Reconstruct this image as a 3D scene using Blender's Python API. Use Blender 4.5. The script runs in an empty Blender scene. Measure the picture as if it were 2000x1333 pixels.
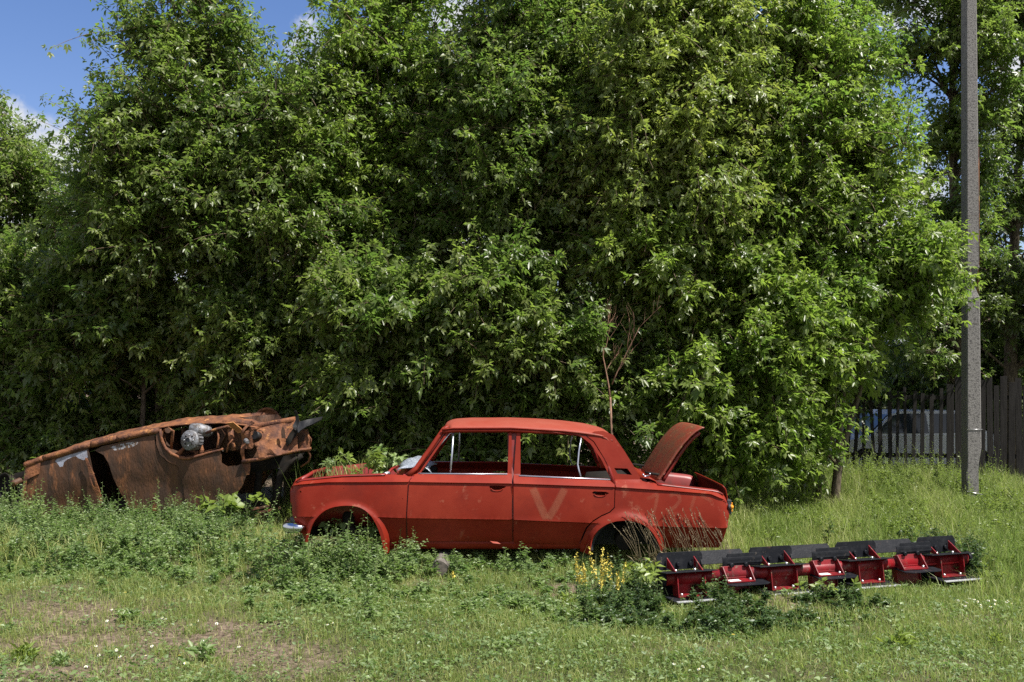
import bpy, bmesh, math, random
import numpy as np
from mathutils import Vector, Matrix, noise as mnoise
from mathutils.geometry import delaunay_2d_cdt

rad = math.radians
random.seed(7)
R = np.random.default_rng(11)
S = bpy.context.scene
COL = S.collection

# ------------------------------------------------------------------ camera
F = 1944.0            # focal length in photograph pixels (35 mm on a 36 mm sensor)
EYE = 1.7
HOR = 755.0           # horizon row of the photograph
cam_d = bpy.data.cameras.new('camera')
cam_d.sensor_width = 36.0
cam_d.lens = 35.0
cam_d.shift_y = (HOR - 666.5) / 2000.0
cam_d.clip_end = 2000.0
cam = bpy.data.objects.new('camera', cam_d)
cam.location = (0, 0, EYE)
cam.rotation_euler = (rad(90), 0, 0)
COL.objects.link(cam)
S.camera = cam

# ------------------------------------------------------------------ sky, sun, exposure
SUN_DIR = Vector((0.43, -0.25, 0.865)).normalized()      # towards the sun
sun_el = math.asin(SUN_DIR.z)
sun_az = math.atan2(SUN_DIR.x, SUN_DIR.y)
W = bpy.data.worlds.new('World')
S.world = W
W.use_nodes = True
nt = W.node_tree
nt.nodes.clear()
N = nt.nodes.new
L = nt.links.new
out = N('ShaderNodeOutputWorld')
sky = N('ShaderNodeTexSky')
sky.sky_type = 'NISHITA'
sky.sun_disc = False
sky.sun_elevation = sun_el
sky.sun_rotation = sun_az
sky.air_density = 1.0
sky.dust_density = 0.15
sky.ozone_density = 2.0
hs = N('ShaderNodeHueSaturation')
hs.inputs['Saturation'].default_value = 1.3
tnt = N('ShaderNodeMixRGB'); tnt.blend_type = 'MULTIPLY'; tnt.inputs[0].default_value = 1.0; tnt.inputs[2].default_value = (1.12, 0.94, 0.95, 1)
L(sky.outputs[0], tnt.inputs[1]); L(tnt.outputs[0], hs.inputs['Color'])
bg1 = N('ShaderNodeBackground')
bg1.inputs[1].default_value = 0.088
L(hs.outputs[0], bg1.inputs[0])
bg2 = N('ShaderNodeBackground')
tc = N('ShaderNodeTexCoord')
def wvec(px, py):
    return Vector(((px - 1000) / F, 1.0, (HOR - py) / F)).normalized()
nz = N('ShaderNodeTexNoise'); nz.inputs['Scale'].default_value = 9.0; nz.inputs['Detail'].default_value = 9.0; nz.inputs['Roughness'].default_value = 0.6
L(tc.outputs['Generated'], nz.inputs['Vector'])
prev = None
for (px, py, r) in ((10, 0, 0.075), (150, 20, 0.07), (300, 10, 0.07), (230, -160, 0.17), (1745, 200, 0.05), (600, -260, 0.13), (1250, -420, 0.22), (1900, 560, 0.06), (1080, 480, 0.06)):
    vd = N('ShaderNodeVectorMath'); vd.operation = 'DISTANCE'
    vd.inputs[1].default_value = wvec(px, py)
    L(tc.outputs['Generated'], vd.inputs[0])
    mm = N('ShaderNodeMath'); mm.operation = 'SUBTRACT'; mm.inputs[1].default_value = r
    L(vd.outputs['Value'], mm.inputs[0])
    if prev is None:
        prev = mm.outputs[0]
    else:
        mi = N('ShaderNodeMath'); mi.operation = 'MINIMUM'
        L(prev, mi.inputs[0]); L(mm.outputs[0], mi.inputs[1]); prev = mi.outputs[0]
na = N('ShaderNodeMath'); na.operation = 'MULTIPLY_ADD'; na.inputs[1].default_value = 0.30; na.inputs[2].default_value = -0.15
L(nz.outputs['Fac'], na.inputs[0])
ad = N('ShaderNodeMath'); ad.operation = 'ADD'
L(prev, ad.inputs[0]); L(na.outputs[0], ad.inputs[1])
cm = N('ShaderNodeMapRange'); cm.interpolation_type = 'SMOOTHSTEP'
cm.inputs['From Min'].default_value = -0.006; cm.inputs['From Max'].default_value = 0.035
L(ad.outputs[0], cm.inputs['Value'])
# clouds stand in a belt above the horizon and thin out towards the zenith
sx = N('ShaderNodeSeparateXYZ'); L(tc.outputs['Generated'], sx.inputs[0])
zr = N('ShaderNodeMapRange'); zr.interpolation_type = 'SMOOTHSTEP'
zr.inputs['From Min'].default_value = 0.75; zr.inputs['From Max'].default_value = 0.5
L(sx.outputs['Z'], zr.inputs['Value'])
nz2 = N('ShaderNodeTexNoise'); nz2.inputs['Scale'].default_value = 2.6; nz2.inputs['Detail'].default_value = 6
L(tc.outputs['Generated'], nz2.inputs['Vector'])
cmul = N('ShaderNodeMath'); cmul.operation = 'MULTIPLY'
L(cm.outputs[0], cmul.inputs[0]); L(zr.outputs[0], cmul.inputs[1])
cr = N('ShaderNodeMixRGB')
cr.inputs[1].default_value = (0.66, 0.72, 0.84, 1); cr.inputs[2].default_value = (1.0, 1.0, 1.02, 1)
cr2 = N('ShaderNodeMapRange'); cr2.inputs['From Min'].default_value = 0.4; cr2.inputs['From Max'].default_value = 0.62
L(nz.outputs['Fac'], cr2.inputs['Value']); L(cr2.outputs[0], cr.inputs[0])
L(cr.outputs[0], bg2.inputs[0])
bg2.inputs[1].default_value = 0.50
mx = N('ShaderNodeMixShader')
L(cmul.outputs[0], mx.inputs[0]); L(bg1.outputs[0], mx.inputs[1]); L(bg2.outputs[0], mx.inputs[2])
L(mx.outputs[0], out.inputs[0])

sl = bpy.data.lights.new('sun', 'SUN')
sl.energy = 5.0
sl.angle = rad(0.5)
sl.color = (1.0, 0.955, 0.88)
so = bpy.data.objects.new('sun', sl)
so.rotation_euler = (-SUN_DIR).to_track_quat('-Z', 'Y').to_euler()
so.location = (20, -10, 30)
COL.objects.link(so)

S.view_settings.view_transform = 'Standard'
S.view_settings.look = 'None'
S.view_settings.exposure = 0.85
S.view_settings.gamma = 1.0
S.view_settings.use_curve_mapping = False
S.render.engine = 'CYCLES'
S.cycles.max_bounces = 8
S.cycles.diffuse_bounces = 3
S.cycles.transmission_bounces = 5
S.cycles.transparent_max_bounces = 12
S.cycles.use_denoising = False

# ------------------------------------------------------------------ helpers
def tag(o, label=None, cat=None, group=None, kind=None):
    if label: o['label'] = label
    if cat: o['category'] = cat
    if group: o['group'] = group
    if kind: o['kind'] = kind
    return o

def empty(name, loc=(0, 0, 0), rz=0.0, label=None, cat=None, group=None):
    o = bpy.data.objects.new(name, None)
    o.empty_display_size = 0.3
    o.location = loc
    o.rotation_euler = (0, 0, rz)
    COL.objects.link(o)
    return tag(o, label, cat, group)

def link(name, me, parent=None):
    o = bpy.data.objects.new(name, me)
    COL.objects.link(o)
    if parent: o.parent = parent
    return o

def ground_z(x, y):
    x = np.asarray(x, float); y = np.asarray(y, float)
    h = 0.022 * np.sin(1.7 * x + 0.6) * np.cos(1.3 * y) + 0.015 * np.sin(3.1 * y + 1.1 * x) + 0.008 * np.sin(6.3 * x - 2.2 * y)
    h = h + 0.05 * np.exp(-((x - 0.1) ** 2 / 6 + (y - 9.9) ** 2 / 1.2))
    return h

class MB:
    """collects boxes, tubes and plates into ONE mesh object"""
    def __init__(s):
        s.v = []; s.f = []; s.m = []; s.sm = []
    def add(s, vs, fs, mat=0, smooth=False):
        b = len(s.v)
        s.v += [tuple(v) for v in vs]
        s.f += [tuple(i + b for i in f) for f in fs]
        s.m += [mat] * len(fs); s.sm += [smooth] * len(fs)
    def box(s, c, size, rot=None, mat=0, taper=1.0):
        hx, hy, hz = size[0] / 2, size[1] / 2, size[2] / 2
        vs = []
        for z, t in ((-hz, 1.0), (hz, taper)):
            for x, y in ((-hx, -hy), (hx, -hy), (hx, hy), (-hx, hy)):
                v = Vector((x * t, y * t, z))
                if rot is not None: v = rot @ v
                vs.append(v + Vector(c))
        s.add(vs, [(0, 3, 2, 1), (4, 5, 6, 7), (0, 1, 5, 4), (1, 2, 6, 5), (2, 3, 7, 6), (3, 0, 4, 7)], mat)
    def tube(s, pts, rs, n=8, mat=0, cap=True, flat=1.0):
        pts = [Vector(p) for p in pts]
        if not hasattr(rs, '__len__'): rs = [rs] * len(pts)
        vs = []; up = None
        for i, p in enumerate(pts):
            t = (pts[min(i + 1, len(pts) - 1)] - pts[max(i - 1, 0)])
            t = t.normalized() if t.length > 1e-9 else Vector((0, 0, 1))
            if up is None:
                up = Vector((0, 0, 1)) if abs(t.z) < 0.9 else Vector((1, 0, 0))
            a = t.cross(up)
            if a.length < 1e-6: a = t.cross(Vector((1, 0.3, 0)))
            a.normalize(); b = a.cross(t).normalized(); up = b
            for k in range(n):
                w = 2 * math.pi * k / n
                vs.append(p + a * math.cos(w) * rs[i] + b * math.sin(w) * rs[i] * flat)
        fs = []
        for i in range(len(pts) - 1):
            for k in range(n):
                k2 = (k + 1) % n
                fs.append((i * n + k, i * n + k2, (i + 1) * n + k2, (i + 1) * n + k))
        if cap:
            fs.append(tuple(range(n - 1, -1, -1)))
            fs.append(tuple((len(pts) - 1) * n + k for k in range(n)))
        s.add(vs, fs, mat, True)
    def cyl(s, a, b, r, n=16, mat=0, r2=None):
        s.tube([a, b], [r, r if r2 is None else r2], n, mat)
        for i in (-1, -2): s.sm[i] = False
    def plate(s, pts, thick, nrm=None, mat=0):
        """closed polygon of 3-D points given a thickness"""
        pts = [Vector(p) for p in pts]
        if nrm is None:
            nrm = (pts[1] - pts[0]).cross(pts[2] - pts[1])
        nrm = Vector(nrm).normalized() * thick / 2
        n = len(pts)
        vs = [p - nrm for p in pts] + [p + nrm for p in pts]
        fs = [tuple(range(n - 1, -1, -1)), tuple(range(n, 2 * n))]
        for i in range(n):
            j = (i + 1) % n
            fs.append((i, j, n + j, n + i))
        s.add(vs, fs, mat)
    def build(s, name, mats, parent=None, bevel=0.0):
        me = bpy.data.meshes.new(name)
        me.from_pydata([tuple(v) for v in s.v], [], s.f)
        me.polygons.foreach_set('material_index', s.m)
        me.polygons.foreach_set('use_smooth', s.sm)
        if not isinstance(mats, (list, tuple)): mats = [mats]
        for m in mats: me.materials.append(m)
        bm = bmesh.new(); bm.from_mesh(me)
        bmesh.ops.recalc_face_normals(bm, faces=bm.faces)
        bm.to_mesh(me); bm.free()
        me.update()
        o = link(name, me, parent)
        if bevel > 0:
            b = o.modifiers.new('bevel', 'BEVEL'); b.width = bevel; b.segments = 2; b.limit_method = 'ANGLE'; b.angle_limit = rad(40)
        return o

def np_mesh(name, verts, quads=None, tris=None, mat=None, parent=None, attrs=None, smooth=False):
    me = bpy.data.meshes.new(name)
    nq = 0 if quads is None else len(quads)
    ntr = 0 if tris is None else len(tris)
    me.vertices.add(len(verts))
    me.vertices.foreach_set('co', np.ascontiguousarray(verts, dtype=np.float32).ravel())
    li = []
    ls = []
    if nq: li.append(np.asarray(quads, np.int32).ravel()); ls.append(np.arange(nq, dtype=np.int32) * 4)
    if ntr: li.append(np.asarray(tris, np.int32).ravel()); ls.append(np.arange(ntr, dtype=np.int32) * 3 + nq * 4)
    li = np.concatenate(li); ls = np.concatenate(ls)
    me.loops.add(len(li))
    me.loops.foreach_set('vertex_index', li)
    me.polygons.add(nq + ntr)
    me.polygons.foreach_set('loop_start', ls)
    if smooth: me.polygons.foreach_set('use_smooth', np.ones(nq + ntr, bool))
    me.update(calc_edges=True)
    for k, a in (attrs or {}).items():
        at = me.attributes.new(k, 'FLOAT', 'POINT')
        at.data.foreach_set('value', np.ascontiguousarray(a, dtype=np.float32))
    if mat:
        for m in (mat if isinstance(mat, (list, tuple)) else [mat]): me.materials.append(m)
    return link(name, me, parent)

# ------------------------------------------------------------------ materials
def mat_new(name):
    m = bpy.data.materials.new(name); m.use_nodes = True
    t = m.node_tree; t.nodes.clear()
    o = t.nodes.new('ShaderNodeOutputMaterial')
    return m, t, o

def principled(name, col, rough=0.5, metal=0.0, spec=0.5, col2=None, nscale=8.0, ndetail=6.0, lo=0.4, hi=0.6, bump=0.0, bscale=40.0, col3=None, n3=3.0, t3=(0.55, 0.62), coat=0.0, rough2=None, stretch=None):
    m, t, o = mat_new(name)
    p = t.nodes.new('ShaderNodeBsdfPrincipled')
    t.links.new(p.outputs[0], o.inputs[0])
    p.inputs['Roughness'].default_value = rough
    p.inputs['Metallic'].default_value = metal
    p.inputs['Specular IOR Level'].default_value = spec
    p.inputs['Coat Weight'].default_value = coat
    p.inputs['Base Color'].default_value = (*col, 1)
    c = t.nodes.new('ShaderNodeTexCoord')
    vec = c.outputs['Object']
    if stretch:
        mp = t.nodes.new('ShaderNodeMapping'); mp.inputs['Scale'].default_value = stretch
        t.links.new(vec, mp.inputs[0]); vec = mp.outputs[0]
    last = None
    if col2:
        n = t.nodes.new('ShaderNodeTexNoise'); n.inputs['Scale'].default_value = nscale; n.inputs['Detail'].default_value = ndetail
        n.inputs['Roughness'].default_value = 0.62
        t.links.new(vec, n.inputs['Vector'])
        r = t.nodes.new('ShaderNodeMapRange'); r.inputs['From Min'].default_value = lo; r.inputs['From Max'].default_value = hi
        t.links.new(n.outputs['Fac'], r.inputs['Value'])
        x = t.nodes.new('ShaderNodeMixRGB'); x.inputs[1].default_value = (*col, 1); x.inputs[2].default_value = (*col2, 1)
        t.links.new(r.outputs[0], x.inputs[0])
        last = x.outputs[0]
        if rough2 is not None:
            rr = t.nodes.new('ShaderNodeMapRange'); rr.inputs['To Min'].default_value = rough; rr.inputs['To Max'].default_value = rough2
            t.links.new(r.outputs[0], rr.inputs['Value']); t.links.new(rr.outputs[0], p.inputs['Roughness'])
        if col3:
            n2 = t.nodes.new('ShaderNodeTexNoise'); n2.inputs['Scale'].default_value = n3; n2.inputs['Detail'].default_value = 9
            n2.inputs['Roughness'].default_value = 0.7
            t.links.new(vec, n2.inputs['Vector'])
            r2 = t.nodes.new('ShaderNodeMapRange'); r2.inputs['From Min'].default_value = t3[0]; r2.inputs['From Max'].default_value = t3[1]
            t.links.new(n2.outputs['Fac'], r2.inputs['Value'])
            x2 = t.nodes.new('ShaderNodeMixRGB'); x2.inputs[2].default_value = (*col3, 1)
            t.links.new(r2.outputs[0], x2.inputs[0]); t.links.new(last, x2.inputs[1]); last = x2.outputs[0]
        t.links.new(last, p.inputs['Base Color'])
    if bump > 0:
        nb = t.nodes.new('ShaderNodeTexNoise'); nb.inputs['Scale'].default_value = bscale; nb.inputs['Detail'].default_value = 5
        t.links.new(vec, nb.inputs['Vector'])
        b = t.nodes.new('ShaderNodeBump'); b.inputs['Strength'].default_value = bump; b.inputs['Distance'].default_value = 0.01
        t.links.new(nb.outputs['Fac'], b.inputs['Height']); t.links.new(b.outputs[0], p.inputs['Normal'])
    return m

def add_chips(m, col, scale, lo, hi):
    """small paint chips and rust specks over whatever feeds the base colour"""
    t = m.node_tree; p = [n for n in t.nodes if n.type == 'BSDF_PRINCIPLED'][0]
    src = p.inputs['Base Color'].links[0].from_socket
    c = t.nodes.new('ShaderNodeTexCoord')
    n = t.nodes.new('ShaderNodeTexNoise'); n.inputs['Scale'].default_value = scale; n.inputs['Detail'].default_value = 7; n.inputs['Roughness'].default_value = 0.75
    t.links.new(c.outputs['Object'], n.inputs['Vector'])
    r = t.nodes.new('ShaderNodeMapRange'); r.inputs['From Min'].default_value = lo; r.inputs['From Max'].default_value = hi
    t.links.new(n.outputs['Fac'], r.inputs['Value'])
    x = t.nodes.new('ShaderNodeMixRGB'); x.inputs[2].default_value = (*col, 1)
    t.links.new(r.outputs[0], x.inputs[0]); t.links.new(src, x.inputs[1]); t.links.new(x.outputs[0], p.inputs['Base Color'])

def leaf_mat(name, c1, c2, trans, tmix=0.35, rough=0.42, spec=0.5):
    m, t, o = mat_new(name)
    at = t.nodes.new('ShaderNodeAttribute'); at.attribute_name = 'rnd'
    x = t.nodes.new('ShaderNodeMixRGB'); x.inputs[1].default_value = (*c1, 1); x.inputs[2].default_value = (*c2, 1)
    t.links.new(at.outputs['Fac'], x.inputs[0])
    p = t.nodes.new('ShaderNodeBsdfPrincipled')
    p.inputs['Roughness'].default_value = rough
    p.inputs['Specular IOR Level'].default_value = spec
    t.links.new(x.outputs[0], p.inputs['Base Color'])
    y = t.nodes.new('ShaderNodeMixRGB'); y.blend_type = 'MIX'
    y.inputs[1].default_value = (trans[0] * 0.6, trans[1] * 0.75, trans[2] * 0.8, 1); y.inputs[2].default_value = (*trans, 1)
    t.links.new(at.outputs['Fac'], y.inputs[0])
    tr = t.nodes.new('ShaderNodeBsdfTranslucent')
    t.links.new(y.outputs[0], tr.inputs[0])
    mx = t.nodes.new('ShaderNodeMixShader'); mx.inputs[0].default_value = tmix
    t.links.new(p.outputs[0], mx.inputs[1]); t.links.new(tr.outputs[0], mx.inputs[2])
    t.links.new(mx.outputs[0], o.inputs[0])
    return m

M = {}
M['red'] = principled('faded_red_paint', (0.175, 0.0130, 0.0055), 0.46, spec=0.18, col2=(0.23, 0.026, 0.012), nscale=2.2, lo=0.35, hi=0.7, bump=0.05, bscale=160, rough2=0.5, col3=(0.15, 0.015, 0.008), n3=3.0, t3=(0.48, 0.70))
add_chips(M['red'], (0.30, 0.10, 0.06), 7, 0.60, 0.74); add_chips(M['red'], (0.06, 0.022, 0.014), 16, 0.685, 0.71)
M['red_roof'] = principled('sunlit_red_paint', (0.255, 0.042, 0.024), 0.55, spec=0.3, col2=(0.28, 0.068, 0.044), nscale=3.0, lo=0.35, hi=0.7, bump=0.05, bscale=120)  # lighter copy of the body red, sunlight on the roof put into the colour
add_chips(M['red_roof'], (0.14, 0.05, 0.03), 9, 0.64, 0.70)
M['red_in'] = principled('inner_red_paint', (0.20, 0.014, 0.011), 0.45, col2=(0.12, 0.02, 0.015), nscale=6, lo=0.45, hi=0.65)
M['lid'] = principled('rusty_red_lid', (0.24, 0.035, 0.018), 0.48, col2=(0.16, 0.052, 0.026), nscale=5, lo=0.34, hi=0.6, bump=0.12, bscale=70, col3=(0.36, 0.24, 0.10), n3=9, t3=(0.60, 0.72), stretch=(3.0, 1.0, 1.0))
M['dark'] = principled('underbody_black', (0.009, 0.0085, 0.008), 0.85, spec=0.2, col2=(0.018, 0.014, 0.011), nscale=12)
M['liner'] = principled('wheel_arch_liner', (0.035, 0.037, 0.042), 0.55, bump=0.2, bscale=60)
M['chrome'] = principled('chrome', (0.62, 0.64, 0.68), 0.16, metal=1.0, col2=(0.5, 0.5, 0.52), nscale=20, lo=0.5, hi=0.6)
M['alu'] = principled('aluminium_trim', (0.50, 0.53, 0.60), 0.34, metal=0.75, col2=(0.42, 0.44, 0.5), nscale=14)
M['orange'] = principled('amber_lens', (0.8, 0.30, 0.02), 0.2)
M['redlens'] = principled('red_lens', (0.4, 0.01, 0.01), 0.2)
M['rust'] = principled('orange_rust', (0.215, 0.085, 0.036), 0.78, spec=0.3, col2=(0.08, 0.034, 0.022), nscale=7, lo=0.40, hi=0.60, bump=0.9, bscale=45, col3=(0.38, 0.17, 0.06), n3=8, t3=(0.57, 0.66))
M['rust_dk'] = principled('brown_rust', (0.095, 0.042, 0.020), 0.62, spec=0.35, col2=(0.045, 0.025, 0.016), nscale=4, lo=0.38, hi=0.62, bump=0.7, bscale=35, col3=(0.21, 0.085, 0.035), n3=5, t3=(0.56, 0.68), stretch=(1.6, 1, 0.5))
M['rust_pale'] = principled('ochre_rust', (0.42, 0.20, 0.07), 0.75, spec=0.3, col2=(0.28, 0.11, 0.045), nscale=9, bump=0.4, bscale=50)
M['greypatch'] = principled('grey_primer_patch', (0.27, 0.29, 0.35), 0.5, col2=(0.20, 0.19, 0.22), nscale=18, lo=0.45, hi=0.65, bump=0.3, bscale=60)
M['greyspeck'] = principled('scorched_primer', (0.30, 0.30, 0.32), 0.6, col2=(0.10, 0.055, 0.03), nscale=30, lo=0.44, hi=0.52, bump=0.3, bscale=60)
M['drum'] = principled('cast_alloy', (0.20, 0.205, 0.22), 0.55, metal=0.3, col2=(0.10, 0.085, 0.075), nscale=28, lo=0.45, hi=0.6, bump=0.6, bscale=60)
M['black_flap'] = principled('burnt_black_sheet', (0.012, 0.012, 0.013), 0.5, spec=0.3, col2=(0.028, 0.025, 0.023), nscale=12, lo=0.5, hi=0.7, bump=0.4, bscale=30)
M['blade'] = principled('black_painted_steel', (0.009, 0.010, 0.013), 0.5, spec=0.14, col2=(0.022, 0.023, 0.026), nscale=16, lo=0.48, hi=0.72, bump=0.15, bscale=70, col3=(0.06, 0.035, 0.028), n3=6, t3=(0.60, 0.72))
M['edge'] = principled('worn_bright_steel', (0.70, 0.71, 0.72), 0.38, metal=0.55, col2=(0.5, 0.5, 0.5), nscale=30)
M['mach_red'] = principled('machine_red_paint', (0.20, 0.006, 0.010), 0.45, spec=0.3, col2=(0.12, 0.012, 0.014), nscale=9, bump=0.1, bscale=90, coat=0.04, col3=(0.10, 0.07, 0.05), n3=12, t3=(0.60, 0.7))
add_chips(M['mach_red'], (0.16, 0.12, 0.085), 14, 0.60, 0.66); add_chips(M['blade'], (0.12, 0.10, 0.08), 11, 0.62, 0.72)
M['bolt'] = principled('zinc_bolt', (0.6, 0.6, 0.6), 0.35, metal=0.8)
M['label'] = principled('white_sticker', (0.75, 0.75, 0.73), 0.5)
M['concrete'] = principled('aggregate_concrete', (0.20, 0.19, 0.18), 0.9, spec=0.2, col2=(0.085, 0.08, 0.078), nscale=45, ndetail=3, lo=0.50, hi=0.62, bump=0.6, bscale=70, col3=(0.24, 0.23, 0.225), n3=50, t3=(0.58, 0.64))
M['wood_grey'] = principled('weathered_board', (0.034, 0.031, 0.029), 0.9, spec=0.15, col2=(0.018, 0.016, 0.015), nscale=4, lo=0.35, hi=0.65, bump=0.5, bscale=30, stretch=(9, 9, 0.7))
M['bark'] = principled('maple_bark', (0.15, 0.12, 0.085), 0.9, spec=0.2, col2=(0.07, 0.055, 0.04), nscale=9, lo=0.4, hi=0.6, bump=0.8, bscale=30, stretch=(3, 3, 0.8))
M['twig'] = principled('pale_twig', (0.17, 0.12, 0.075), 0.8, col2=(0.09, 0.06, 0.035), nscale=9)
M['deadtwig'] = principled('reddish_dry_twig', (0.26, 0.14, 0.085), 0.8, col2=(0.16, 0.09, 0.055), nscale=9)
M['log'] = principled('grey_log', (0.16, 0.14, 0.12), 0.9, col2=(0.07, 0.06, 0.05), nscale=16, bump=0.6, bscale=60)
M['white_car'] = principled('white_car_paint', (0.78, 0.79, 0.80), 0.3, col2=(0.7, 0.71, 0.72), nscale=5)
M['glass_dk'] = principled('dark_glazing', (0.03, 0.04, 0.05), 0.1)
M['tyre'] = principled('tyre_rubber', (0.02, 0.02, 0.02), 0.8)
M['crazed'] = principled('crazed_windscreen_glass', (0.24, 0.27, 0.31), 0.22, spec=0.8, col2=(0.42, 0.45, 0.5), nscale=60, lo=0.5, hi=0.6, bump=0.4, bscale=120)
# leaves
M['leaf'] = leaf_mat('maple_leaf', (0.075, 0.112, 0.026), (0.155, 0.185, 0.055), (0.32, 0.46, 0.07), 0.42, 0.38, 0.5)
M['leaf_y'] = leaf_mat('yellowish_maple_leaf', (0.14, 0.185, 0.04), (0.22, 0.26, 0.08), (0.46, 0.56, 0.09), 0.42, 0.38, 0.5)
M['leaf_b'] = leaf_mat('bright_maple_leaf', (0.09, 0.135, 0.025), (0.17, 0.21, 0.052), (0.38, 0.54, 0.07), 0.42, 0.38, 0.5)
M['leaf_d'] = leaf_mat('shaded_maple_leaf', (0.050, 0.078, 0.021), (0.10, 0.13, 0.038), (0.22, 0.32, 0.05), 0.38, 0.38, 0.5)  # darker copy of the maple leaf, deep shade put into its colour
M['grass'] = leaf_mat('meadow_grass', (0.145, 0.200, 0.040), (0.47, 0.46, 0.18), (0.44, 0.54, 0.11), 0.42, rough=0.5, spec=0.4)
M['straw'] = leaf_mat('dry_straw', (0.22, 0.17, 0.10), (0.42, 0.35, 0.22), (0.3, 0.25, 0.14), 0.2, rough=0.6)
M['weed'] = leaf_mat('weed_leaf', (0.10, 0.155, 0.055), (0.24, 0.31, 0.12), (0.30, 0.46, 0.09), 0.34, rough=0.45)
M['weed_dk'] = leaf_mat('dark_weed_leaf', (0.042, 0.080, 0.026), (0.085, 0.135, 0.042), (0.10, 0.17, 0.03), 0.3, rough=0.4)
M['lime'] = leaf_mat('lime_leaf', (0.14, 0.20, 0.035), (0.22, 0.29, 0.06), (0.33, 0.42, 0.06), 0.4, rough=0.4)
M['stem'] = principled('green_stem', (0.12, 0.15, 0.05), 0.6)
M['yellow'] = principled('yellow_petals', (0.60, 0.48, 0.08), 0.6)
M['whitep'] = principled('white_petals', (0.72, 0.72, 0.68), 0.6)
# ================================================================== RED SEDAN
YC = 9.76            # centre plane of the car
CX = -0.02
def interp(tab, x):
    if x <= tab[0][0]: return tab[0][1]
    for (a, b), (c, d) in zip(tab, tab[1:]):
        if x <= c: return b + (d - b) * (x - a) / (c - a)
    return tab[-1][1]
def row_tab(rows, D):
    return [((px - 1000) / F * D, EYE - (py - HOR) / F * D) for px, py in rows]
NOSE_X, TAIL_X = -2.005, 1.965
T_U = row_tab([(560, 952), (585, 946.5), (640, 942), (800, 941.5), (1000, 944.5), (1199, 951.4), (1311, 958.6), (1388, 965), (1414, 976), (1428, 992)], 8.98)
T_L = row_tab([(560, 1010), (739, 1011), (795, 1013), (1000, 1016), (1146, 1022), (1286, 1029), (1430, 1033)], 8.96)
T_B = row_tab([(560, 948), (588, 938.5), (667, 930), (764, 927), (990, 926.6), (1016, 930), (1194, 938), (1255, 942), (1286, 947), (1362, 956), (1401, 960.5), (1419, 970), (1428, 985)], 9.02)
SILL = 0.21
ARCH_F = [(-1.497, 0.278), 0.345]
ARCH_R = [(1.022, 0.215), 0.292]
ROOFZ = 1.32
def smooth01(t):
    t = max(0.0, min(1.0, t)); return t * t * (3 - 2 * t)
def hw(x, z, flare=True):
    """half width of the body at (x, z), world x"""
    U, Lz, B = interp(T_U, x), interp(T_L, x), interp(T_B, x)
    if z < Lz - 0.006:
        w = 0.695 + (0.792 - 0.695) * (max(0.0, (z - SILL + 0.02) / (Lz - SILL + 0.02))) ** 0.92
        if z < 0.295: w -= 0.012
    elif z < Lz + 0.004: w = 0.792 + 0.016 * (z - Lz + 0.006) / 0.010
    elif z < U - 0.012:
        t = (z - Lz) / (U - Lz)
        w = 0.806 - 0.030 * t ** 1.7
    elif z < U: w = 0.776 + 0.013 * (z - U + 0.012) / 0.012
    elif z < B:
        t = (z - U) / max(B - U, 1e-4)
        w = 0.789 - 0.070 * t - 0.012 * t * t
    else:
        t = min(1.3, (z - B) / (ROOFZ - B))
        w = 0.700 - 0.105 * t - 0.012 * t * t
    if flare:
        for (cx, cz), r in (ARCH_F, ARCH_R):
            d = math.hypot(x - cx, z - cz) - r
            k, wd = (0.024, 0.05) if r == ARCH_F[1] else (0.036, 0.085)
            if z < Lz + 0.004 and d < wd + 0.02:
                w += (0.806 - w) * smooth01(1 - (max(d, 0) - 0.3 * wd) / (wd * 0.8))
            if -0.06 < d < wd:
                w += k * smooth01(1 - max(d, 0) / wd) * smooth01((U - 0.02 - z) / 0.08)
    # plan-view rounding at the nose and tail, only below the glass
    for e, r in ((NOSE_X, 0.13), (TAIL_X, 0.10)):
        d = abs(x - e)
        if d < r and z < B + 0.02:
            w -= r - math.sqrt(max(0, r * r - (r - d) ** 2))
    w += 0.0035 * mnoise.noise(Vector((x * 2.3, z * 3.0, 4.2))) + 0.0012 * mnoise.noise(Vector((x * 7, z * 9, 1.2)))
    return w
def C(px, py, off=0.0):
    """photo pixel on the near side skin -> world (x, z)"""
    D = 8.96
    for _ in range(6):
        x = (px - 1000) / F * D; z = EYE - (py - HOR) / F * D
        D = YC - hw(x, z, False) + off
    return (x, z)
def resample(poly, step, closed=True):
    out = []
    n = len(poly)
    for i in range(n if closed else n - 1):
        a, b = Vector(poly[i]), Vector(poly[(i + 1) % n])
        k = max(1, int(round((b - a).length / step)))
        for j in range(k): out.append(a.lerp(b, j / k))
    if not closed: out.append(Vector(poly[-1]))
    return [tuple(v) for v in out]
def inside(p, poly):
    x, y = p[0], p[1]; c = False; j = len(poly) - 1
    for i in range(len(poly)):
        xi, yi = poly[i]; xj, yj = poly[j]
        if (yi > y) != (yj > y) and x < (xj - xi) * (y - yi) / (yj - yi) + xi: c = not c
        j = i
    return c
def dist_poly(p, poly):
    best = 9
    P = Vector(p[:2]); n = len(poly)
    for i in range(n):
        a = Vector(poly[i]); d = (a - P).length
        if d < best: best = d
    return best
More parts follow.
